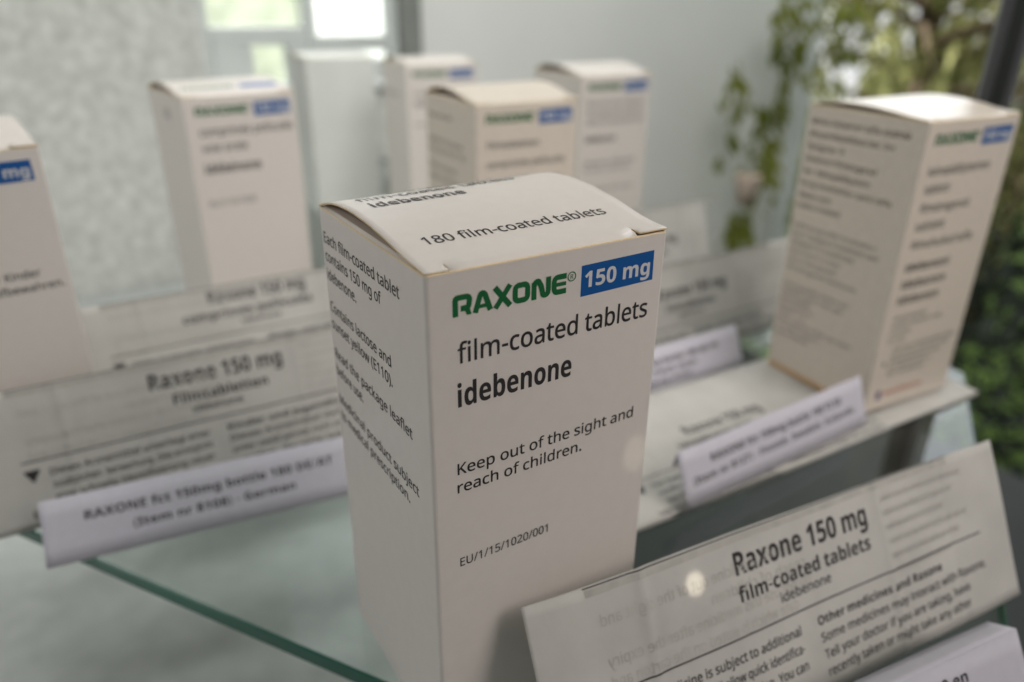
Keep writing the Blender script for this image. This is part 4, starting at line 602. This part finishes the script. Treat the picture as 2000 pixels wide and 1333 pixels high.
def grid(fn, u0, u1, v0, v1, nu, nv, lift=0):
    V = []; F = []
    for j in range(nv+1):
        for i in range(nu+1):
            p, n = fn(u0+(u1-u0)*i/nu, v0+(v1-v0)*j/nv); V.append(tuple(p[k]+n[k]*lift for k in range(3)))
    for j in range(nv):
        for i in range(nu):
            a = j*(nu+1)+i; F.append((a, a+1, a+nu+2, a+nu+1))
    return V, F
def make_leaflet(label, loc, yaw, lean, w, h, sub, col_l, col_r, dv=0, detail=True, wave=.5, flat=False, ghosts=True, title='Raxone 150 mg', tw=50.5, curl=0, ph=0., low='idebenone'):
    t = thing('leaflet', label, 'leaflet', loc, yaw, 'folded package leaflets')
    t.rotation_euler = (-lean, 0, yaw)
    fn = sheet_fn(w, h, wave, curl, [(32, .55), (62, -.12), (118, .4), (146, -.2)], ph)
    g = grid(fn, 0, w, 0, h, 172, 16)
    o = link('paper_sheet', g[0], g[1], M['leaf'], t, smooth=True)
    s = o.modifiers.new('thickness', 'SOLIDIFY'); s.thickness = .12*S; s.offset = -1
    f2 = lambda u, v: (lambda p, n: ((p[0], p[1]+1.1+.8*math.sin(u*.03)+(0 if v < h-1 else -.3), p[2]), n))(*fn(u, v))
    g = grid(f2, .6, w-1.0, .2, h-.35, 60, 8)
    o = link('folded_layer', g[0], g[1], M['leaf'], t, smooth=True); s = o.modifiers.new('thickness', 'SOLIDIFY'); s.thickness = .5*S; s.offset = -1
    def tx(txt, u, v, cap, width=None, bold=False, m='ink', **k): lay('text_line', place(txt, u, v+dv, cap, width, bold, **k), fn, M[m], t, .09)
    tx(title, 61.7, 40.4, 6.1, tw, True)
    tx(sub[0], sub[1], 33.2, 4.0, sub[2], True)
    tx(low, 75.1, 28.7, 2.6, 19.2)
    def bar(u0, v0, u1, v1, m, n=120, name='ruled_line', parent=None):
        gv = [(u0+(u1-u0)*i/n, v0+(v1-v0)*j) for j in (0, 1) for i in range(n+1)]
        return lay(name, (gv, [(i, i+1, i+n+2, i+n+1) for i in range(n)]), fn, M[m], t, .13)
    bar(16, 24.3+dv, 159, 24.75+dv, 'ink')
    bar(15.7, h-.45, 150, h-.12, 'ink')
    if detail:
        V = [(15.9, 21.3), (21.4, 21.3), (18.6, 16.6)]
        lay('warning_triangle', ([(a, b+dv) for a, b in V], [(2, 1, 0)]), fn, M['ink'], t, .09)
        for i, (a) in enumerate(col_l): tx(a, 24 if i < 3 else 16, 18.2-4.8*i, 2.55, (55.5 if i < 3 else 60), False, 'ink')
        for i, a in enumerate(col_r): tx(a, 86.3, 18.4-4.75*i, 2.5, None if i == 9 else (52.5, 72.5, 63, 62)[i % 4], i == 0)
    if ghosts:
        gh = ['keep this medicine out of the sight and', 'reach of children', 'do not use this medicine after the expiry', 'date which is stated on the carton and']
        for i, a in enumerate(gh): tx(a, 19 if i != 1 else 52, 41-5.2*i, 2.9, None if i == 9 else (66, 34, 68, 62)[i], False, 'ghost', mirror=True)
        for i in range(6): tx('the last day of that month ask your doctor', 119, 45-4.3*i, 1.9, 36-5*(i % 3), False, 'ghost', mirror=True)
        bar(16.2, h-2.6, 150, h-.8, 'ghost', name='show_through_band')
    return t
EN_L = ['This medicine is subject to additional', 'monitoring. This will allow quick identifica-', 'tion of new safety information. You can', 'help by reporting any side effects you may']
EN_R = ['Other medicines and Raxone', 'Some medicines may interact with Raxone.', 'Tell your doctor if you are taking, have', 'recently taken or might take any other']
DE_L = ['Dieses Arzneimittel unterliegt einer', 'zusätzlichen Überwachung. Dies ermöglicht', 'eine schnelle Identifizierung neuer', 'Erkenntnisse über die Sicherheit']
DE_R = ['Kinder und Jugendliche', 'Dieses Arzneimittel darf bei Patienten', 'unter zwölf Jahren nicht angewendet', 'werden, da nicht bekannt ist']
make_leaflet('sharp English leaflet leaning on the front of the centre carton', (16.5, -30.8, .3), math.radians(-5.3), math.radians(27.8), 172, 51.7,
             ('film-coated tablets', 61.2, 50.3), EN_L, EN_R, curl=1.2)
make_leaflet('German leaflet with a black triangle, left of the centre carton and behind a lavender card', (-101, 157, .3), math.radians(-1.5), math.radians(18), 172, 51.5,
             ('Filmtabletten', 69, 36), DE_L, DE_R, ph=1.0)
make_leaflet('greyish French leaflet standing behind the German one, before the left-centre carton', (-64, 227, .3), 0.0, math.radians(18), 172, 52,
             ('comprimés pelliculés', 49, 62), DE_L, DE_R, dv=3.3, ph=2.0, tw=47)
make_leaflet('pale leaflet right of the centre carton, standing behind a pinkish card', (146, 146, .3), 0.0, math.radians(18), 172, 50,
             ('Filmtabletten', 67, 36), DE_L, DE_R, dv=-9, ph=3.0)
make_leaflet('far blank-looking leaflet, highest one right of the centre carton, before the plant', (192, 236, .3), 0.0, math.radians(16), 141, 52,
             ('filmdragerade', 67, 36), DE_L, DE_R, detail=False, dv=-14, ph=4.0)
lf = make_leaflet('flat leaflet lying under the right carton with grey lettering on it', (97, 43, 1.5), -.03, math.radians(87.5), 218, 75,
             ('kalvopäällysteiset tabletit', 52, 44), EN_L, EN_R, dv=-2.5, wave=.25, ghosts=False, tw=46, ph=.5)
def make_card(label, loc, yaw, lean, w, h, lines, back=8, slope=35, curl=.4):
    t = thing('name_card', label, 'card', loc, yaw, 'folded name cards before the cartons')
    t.rotation_euler = (-lean, 0, yaw)
    def fn(u, v, e=.3):
        o = lambda a, b: curl*math.sin(math.pi*a/w)*.6+curl*.4*math.sin(a*.11)*b/h
        n = Vector((-(o(u+e, v)-o(u-e, v))/(2*e), -(o(u, v+e)-o(u, v-e))/(2*e), 1)).normalized()
        return (u, -o(u, v), v), (n.x, -n.z, n.y)
    g = grid(fn, 0, w, 0, h, 40, 4)
    V, F = list(g[0]), list(g[1])
    # rear flap folded down behind, seen from above as a narrow strip
    base = len(V)-41; a = math.radians(slope)-lean
    for k in range(1, 4):
        d = back*k/3
        for i in range(41):
            x, y, z = V[base+i]; V.append((x, y+d*math.cos(a)+.15*k, z-d*math.sin(a)))
    for k in range(3):
        r0 = base+41*k if k == 0 else len(g[0])+41*(k-1); r1 = len(g[0])+41*k
        for i in range(40): F.append((r0+i, r0+i+1, r1+i+1, r1+i))
    nf = len(g[1])
    vf = V[:]
    o = link('front_panel', g[0], g[1], M['card'], t, smooth=True)
    s = o.modifiers.new('thickness', 'SOLIDIFY'); s.thickness = .25*S; s.offset = -1
    idx = sorted(set(i for f in F[nf:] for i in f)); mp = {k: i for i, k in enumerate(idx)}
    o = link('rear_flap', [(vf[i][0], vf[i][1]+.02, vf[i][2]-.02) for i in idx], [tuple(mp[i] for i in f) for f in F[nf:]], M['card'], t, smooth=True)
    s = o.modifiers.new('thickness', 'SOLIDIFY'); s.thickness = .25*S; s.offset = 1
    for txt, u, v, cap, wd in lines: lay('text_line', place(txt, u, v, cap, wd, True), fn, M['ink'], t, .05)
    return t
make_card('lavender card reading RAXONE fct 150mg bottle 180 DE/AT, overhanging the green glass edge', (-83.1, 130.7, .3), math.radians(-7), math.radians(38), 114, 22.6,
          [('RAXONE fct 150mg bottle 180 DE/AT', 13.2, 13.3, 3.1, 86), ('(Item nr 8108) - German', 27.8, 7.0, 3.0, 56)], back=6, slope=80)
make_card('lavender card slanting before the right carton, lying over the flat leaflet', (121.5, 39.5, 4.2), math.radians(2.2), math.radians(21), 114, 22,
          [('RAXONE fct 150mg bottle 180 FI/SE', 15.8, 13.5, 3.1, 82), ('(Item nr 8127) - Finnish, Swedish, Icelandic', 5.2, 7.4, 2.9, 101)], back=7, slope=80)
make_card('pinkish card with three text lines, just right of the centre carton', (124, 118, .3), 0.0, math.radians(25), 114, 22.5,
          [('RAXONE fct 150mg bottle 180 BE/FR', 15, 14, 2.9, 84), ('(Item nr 8111) - French, Dutch', 20, 9, 2.9, 62), ('German, Luxembourg version', 18, 4.5, 2.7, 60)], back=6, slope=80)
make_card('nearest white card at the lower right corner, only its top edge in view', (32.6, -56.6, .2), math.radians(-7.8), math.radians(32), 114, 21.8,
          [('RAXONE fct 150mg bottle 180 en', 14, 14.8, 3.1, 78), ('(Item nr 8102) - English', 28, 8.2, 3.0, 56)], back=8, slope=30, curl=.2)

# ---------------------------------------------------------------- glass shelf
shelf = thing('glass_shelf', 'clear glass shelf with a green edge carrying cartons, leaflets and cards', 'shelf')
poly = [(85, -106.5), (331, 53), (352, 150), (356, 420), (356, 735), (240, 735), (140, 610), (-5, 366), (-150, 255)]
n = len(poly); th = 6.0
V = [(x, y, 0) for x, y in poly]+[(x, y, -th) for x, y in poly]
link('glass_plate', V, [tuple(range(n)), tuple(range(n, 2*n))], [M['glass'], M['clear']], shelf, [0, 1])
# ground edge: a thin green band with a small bevel, per side
V = []; F = []
for i in range(n):
    a = Vector(poly[i]); b = Vector(poly[(i+1) % n]); d = (b-a).normalized(); nn = Vector((d.y, -d.x))
    k = len(V)
    for z, o in ((-.02, 0.02), (-.5, .5), (-th+.5, .5), (-th+.02, 0.02)):
        V += [(a.x+nn.x*o, a.y+nn.y*o, z), (b.x+nn.x*o, b.y+nn.y*o, z)]
    for j in range(3): F.append((k+2*j, k+2*j+2, k+2*j+3, k+2*j+1))
link('ground_edge', V, F, M['glass_edge'], shelf)

# ---------------------------------------------------------------- the setting
def panel(name, lo, hi, m, r=0): return structure(bevbox(name, lo, hi, m, None, r))
# plaster wall with a window opening, then a smooth wall
panel('plaster_wall', (-900, 760, -420), (112, 800, 900), M['plaster'])
panel('plaster_wall', (112.02, 760.5, -420), (333, 800, 80), M['plaster'])
panel('smooth_wall', (356, 758, -420), (1040, 800, 900), M['wall'])
panel('pale_ledge', (-900, -500, -150), (118, 757, -118), M['ledge'], 2)
panel('dark_plinth', (120, -500, -380), (880, 740, -350), M['dark'], 2)
structure(link('ground', [(-6000, -3000, -1300), (9000, -3000, -1300), (9000, 9000, -1300), (-6000, 9000, -1300)], [(0, 1, 2, 3)], M['lawn']))
panel('ceiling', (-900, -1300, 901), (2900, 800, 940), M['wall'])
# window in the plaster wall, added in place of a reflection in glass
wn = thing('window', 'blurred grey window with bright panes, in place of a glass reflection, above the left cartons', 'window', (112, 770, 80))
def wbar(x0, x1, z0, z1, name='sash_bar', d=0, m='sash'): return bevbox(name, (x0-112, -6+d, z0-80), (x1-112, 14, z1-80), M[m], wn, 1.5)
wbar(112, 333, 80, 88, 'sill', -14, 'frame'); wbar(112, 120, 88.1, 330, 'sash_bar')
wbar(224, 235, 88.1, 330); wbar(322, 333, 88.1, 330)
wbar(120.1, 223.9, 128, 147); wbar(235.1, 321.9, 120, 137)
wbar(120.1, 162, 88.1, 127.9, 'lower_panel'); wbar(200, 223.9, 88.1, 127.9, 'lower_panel'); wbar(235.1, 321.9, 88.1, 110, 'lower_panel')
for x0, x1, z0, z1 in ((120.1, 223.9, 147.1, 330), (235.1, 321.9, 137.1, 330), (162.1, 199.9, 88.1, 127.9), (235.1, 321.9, 110.1, 119.9)):
    link('pane', [(x0-112, 2, z0-80), (x1-112, 2, z0-80), (x1-112, 2, z1-80), (x0-112, 2, z1-80)], [(0, 1, 2, 3)], M['pane'], wn)
# what lies outside it: a white house over a lawn
hs = thing('white_house', 'far white house seen only as a glare through the window', 'house', (1980, 5200, -1300))
bevbox('wall', (-300, 0, 0), (1700, 1500, 2100), M['build'], hs); bevbox('roof', (-400, -80, 2101), (1700, 1600, 2240), M['sash'], hs)
for x in (500, 1150): bevbox('window_pane', (x, -12, 900), (x+350, 4, 1500), M['frame'], hs)
tag(bevbox('clipped_hedge', (-900, 5400, -1300), (1660, 5900, 900), M['hedge_pale'], None, 60), 'pale green clipped hedge glimpsed through the left window pane', 'hedge')
# metal post of the case between the walls, and the dark one at the right
pt = tag(bevbox('metal_post', (334, 744, -400), (355, 772, 900), M['postgrey'], None, 1.5), 'grey metal post between the window and the smooth wall', 'post')
p2 = thing('case_post', 'dark upright metal post behind the right carton', 'post', (331, 66, -350))
p2.rotation_euler = (0, 0, math.radians(33))
bevbox('upright', (0, 0, 0), (11, 14, 900), M['metal'], p2, 1); bevbox('rubber_seal', (-2.5, 4, 0), (-.1, 9, 900), M['dark'], p2, .5); bevbox('foot_plate', (-8, -6, -8), (20, 22, -.1), M['metal'], p2, 1)
# white window frame where the smooth wall ends
wf = thing('window_frame', 'upright white window frame left of the right carton, garden behind', 'window', (1040.5, 752, -420))
bevbox('upright', (0, 0, 0), (52, 50, 1300), M['frame'], wf, 3); bevbox('sill', (0, -10, -30), (70, 60, -1), M['frame'], wf, 4)
bevbox('inner_bead', (52.1, 8, 0), (62, 40, 1300), M['sash'], wf, 2)

# ---------------------------------------------------------------- plants
def leaf_mesh(name, pts, m, parent, seed=1, kind='stuff'):
    """pts: list of (position, direction, length, width)"""
    V = []; F = []
    rnd = random.Random(seed)
    for p, d, L, w in pts:
        d = d.normalized(); s = d.cross(Vector((rnd.uniform(-1, 1), rnd.uniform(-1, 1), rnd.uniform(-.6, 1)))).normalized(); nrm = d.cross(s)
        k = len(V)
        a = p; b = p+d*L*.4+s*w/2+nrm*w*.15; c = p+d*L+nrm*-L*.12; e = p+d*L*.4-s*w/2+nrm*w*.15; mid = p+d*L*.45
        V += [tuple(q) for q in (a, b, c, e, mid)]
        F += [(k, k+1, k+4), (k+1, k+2, k+4), (k+2, k+3, k+4), (k+3, k, k+4)]
    o = link(name, V, F, m, parent)
    if kind: o['kind'] = kind
    return o
def tube(name, paths, m, parent, sides=6):
    V = []; F = []
    for pts, r0, r1 in paths:
        n = len(pts); k0 = len(V)
        for i, p in enumerate(pts):
            d = (pts[min(i+1, n-1)]-pts[max(i-1, 0)]).normalized(); a = d.orthogonal().normalized(); b = d.cross(a); r = r0+(r1-r0)*i/(n-1)
            for j in range(sides):
                an = 2*math.pi*j/sides; V.append(tuple(p+a*math.cos(an)*r+b*math.sin(an)*r))
        for i in range(n-1):
            for j in range(sides):
                F.append((k0+i*sides+j, k0+i*sides+(j+1) % sides, k0+(i+1)*sides+(j+1) % sides, k0+(i+1)*sides+j))
    return link(name, V, F, m, parent, smooth=True)
def make_tree(label, loc, h, spread, nb, nl, m, seed, ll=70, drop=.5, low=.25):
    t = thing('tree', label, 'tree', loc); rnd = random.Random(seed)
    trunk = [Vector((math.sin(i*.7+seed)*h*.02, math.cos(i*.9)*h*.02, h*i/9)) for i in range(10)]
    tube('trunk', [(trunk, h*.028, h*.006)], M['bark'], t, 9)
    limbs = []; leaves = []
    for b in range(nb):
        z = h*(low+(1-low)*rnd.random()**.8); a = rnd.uniform(0, 2*math.pi); L = spread*(1.05-.45*z/h)*rnd.uniform(.6, 1)
        p = Vector((0, 0, z)); path = [p.copy()]; d = Vector((math.cos(a), math.sin(a), .55))
        for s in range(6):
            p = p+d.normalized()*L/6; d.z -= .22; d += Vector((rnd.uniform(-.2, .2), rnd.uniform(-.2, .2), 0)); path.append(p.copy())
        limbs.append((path, h*.007, h*.0015))
        for q in range(nl):
            i = rnd.randrange(1, 6); c = path[i].lerp(path[i+1], rnd.random())
            tw = c+Vector((rnd.gauss(0, 1), rnd.gauss(0, 1), 0))*spread*.06
            fall = spread*rnd.uniform(.05, .45)*drop
            for s in range(7):
                leaves.append((tw+Vector((rnd.gauss(0, 9), rnd.gauss(0, 9), -fall*s/7)), Vector((rnd.uniform(-.7, .7), rnd.uniform(-.7, .7), -1)), rnd.uniform(.7, 1.2)*ll, ll*.26))
    tube('limbs', limbs, M['bark'], t, 5)
    leaf_mesh('crown', leaves, m, t, seed)
    return t
make_tree('drooping olive green tree outside, filling the upper right behind the right carton', (2250, 1280, -1300), 2300, 900, 54, 10, M['leaves'], 4, 80, .8, .3)
make_tree('darker tree beyond the drooping one, at the right picture edge', (3500, 1500, -1300), 2700, 1100, 60, 12, M['leaves'], 9, 95, .8, .25)
rnd = random.Random(12)
hp = []
for i in range(5200):
    s = rnd.random(); x = 1250+3200*s; y = 120+1300*rnd.random()-300*s+ 500*s; z = -1300+rnd.random()**.7*(900+120*math.sin(x*.004))
    hp.append((Vector((x, y, z)), Vector((rnd.uniform(-1, 1), rnd.uniform(-1, 1), rnd.uniform(-.6, 1))), rnd.uniform(40, 80), 26))
hg = leaf_mesh('hedge', hp, M['hedge'], None, 5, 'stuff'); hg['label'] = 'dark low hedge outside below the tree'; hg['category'] = 'hedge'
# hanging plant before the smooth wall
vp = thing('potted_plant', 'yellow green trailing plant hanging before the pale wall, left of the right carton', 'plant', (900, 700, -60))
rnd = random.Random(5); stems = []; lv = []
for (x, y, z0, z1, cnt) in ((-40, 0, 150, 60, 10), (-75, -20, 160, 10, 12), (-78, -30, 140, 20, 8), (-20, -30, 95, 0, 26), (0, -40, 100, -40, 40), (-30, -50, 30, -60, 16), (20, -30, 240, 100, 26), (45, -25, 260, 120, 26), (10, -25, 250, 150, 16), (-66, -60, 0, -30, 6), (-90, -78, -40, -118, 34), (-70, -78, -70, -130, 36), (-112, -80, -45, -120, 16), (80, -40, 260, 120, 26), (112, -50, 270, 60, 30), (128, -55, 260, 150, 20), (95, -60, 90, -30, 18), (60, -60, 60, -90, 14), (-10, -35, 265, 170, 14)):
    pts = [Vector((x+8*math.sin(i*1.1+x), y+6*math.cos(i*.8), z0+(z1-z0)*i/8)) for i in range(9)]; stems.append((pts, 1.2, .6))
    for k in range(cnt):
        c = pts[0].lerp(pts[-1], rnd.random())+Vector((rnd.gauss(0, 8), rnd.gauss(0, 8), rnd.gauss(0, 4)))
        lv.append((c, Vector((rnd.uniform(-1, 1), rnd.uniform(-1, .3), -1)), rnd.uniform(22, 36), 11))
tube('stem', stems, M['vine'], vp, 5); leaf_mesh('foliage', lv, M['vine'], vp, 8)
bm_pot = []
for i, (r, z) in enumerate(((13, -30), (17, -5), (19, 5), (20, 12), (17, 12), (15, 0))): bm_pot.append([(-72+r*math.cos(a*math.pi/10), -62+r*math.sin(a*math.pi/10), z-10) for a in range(20)])
V = [p for q in bm_pot for p in q]; F = [(i*20+j, i*20+(j+1) % 20, (i+1)*20+(j+1) % 20, (i+1)*20+j) for i in range(5) for j in range(20)]
F.append(tuple(range(19, -1, -1))); link('pot', V, F, M['stone'], vp, smooth=True)
# the overcast sky beyond everything: a big shell
V = []; F = []
for j in range(9):
    e = math.radians(-12+102*j/8)
    for i in range(33):
        a = math.radians(-25+190*i/32); R = 12000
        V.append((R*math.cos(e)*math.cos(a), R*math.cos(e)*math.sin(a), R*math.sin(e)))
F = [(j*33+i, j*33+i+1, (j+1)*33+i+1, (j+1)*33+i) for j in range(8) for i in range(32)]
structure(link('sky', V, F, M['sky']))
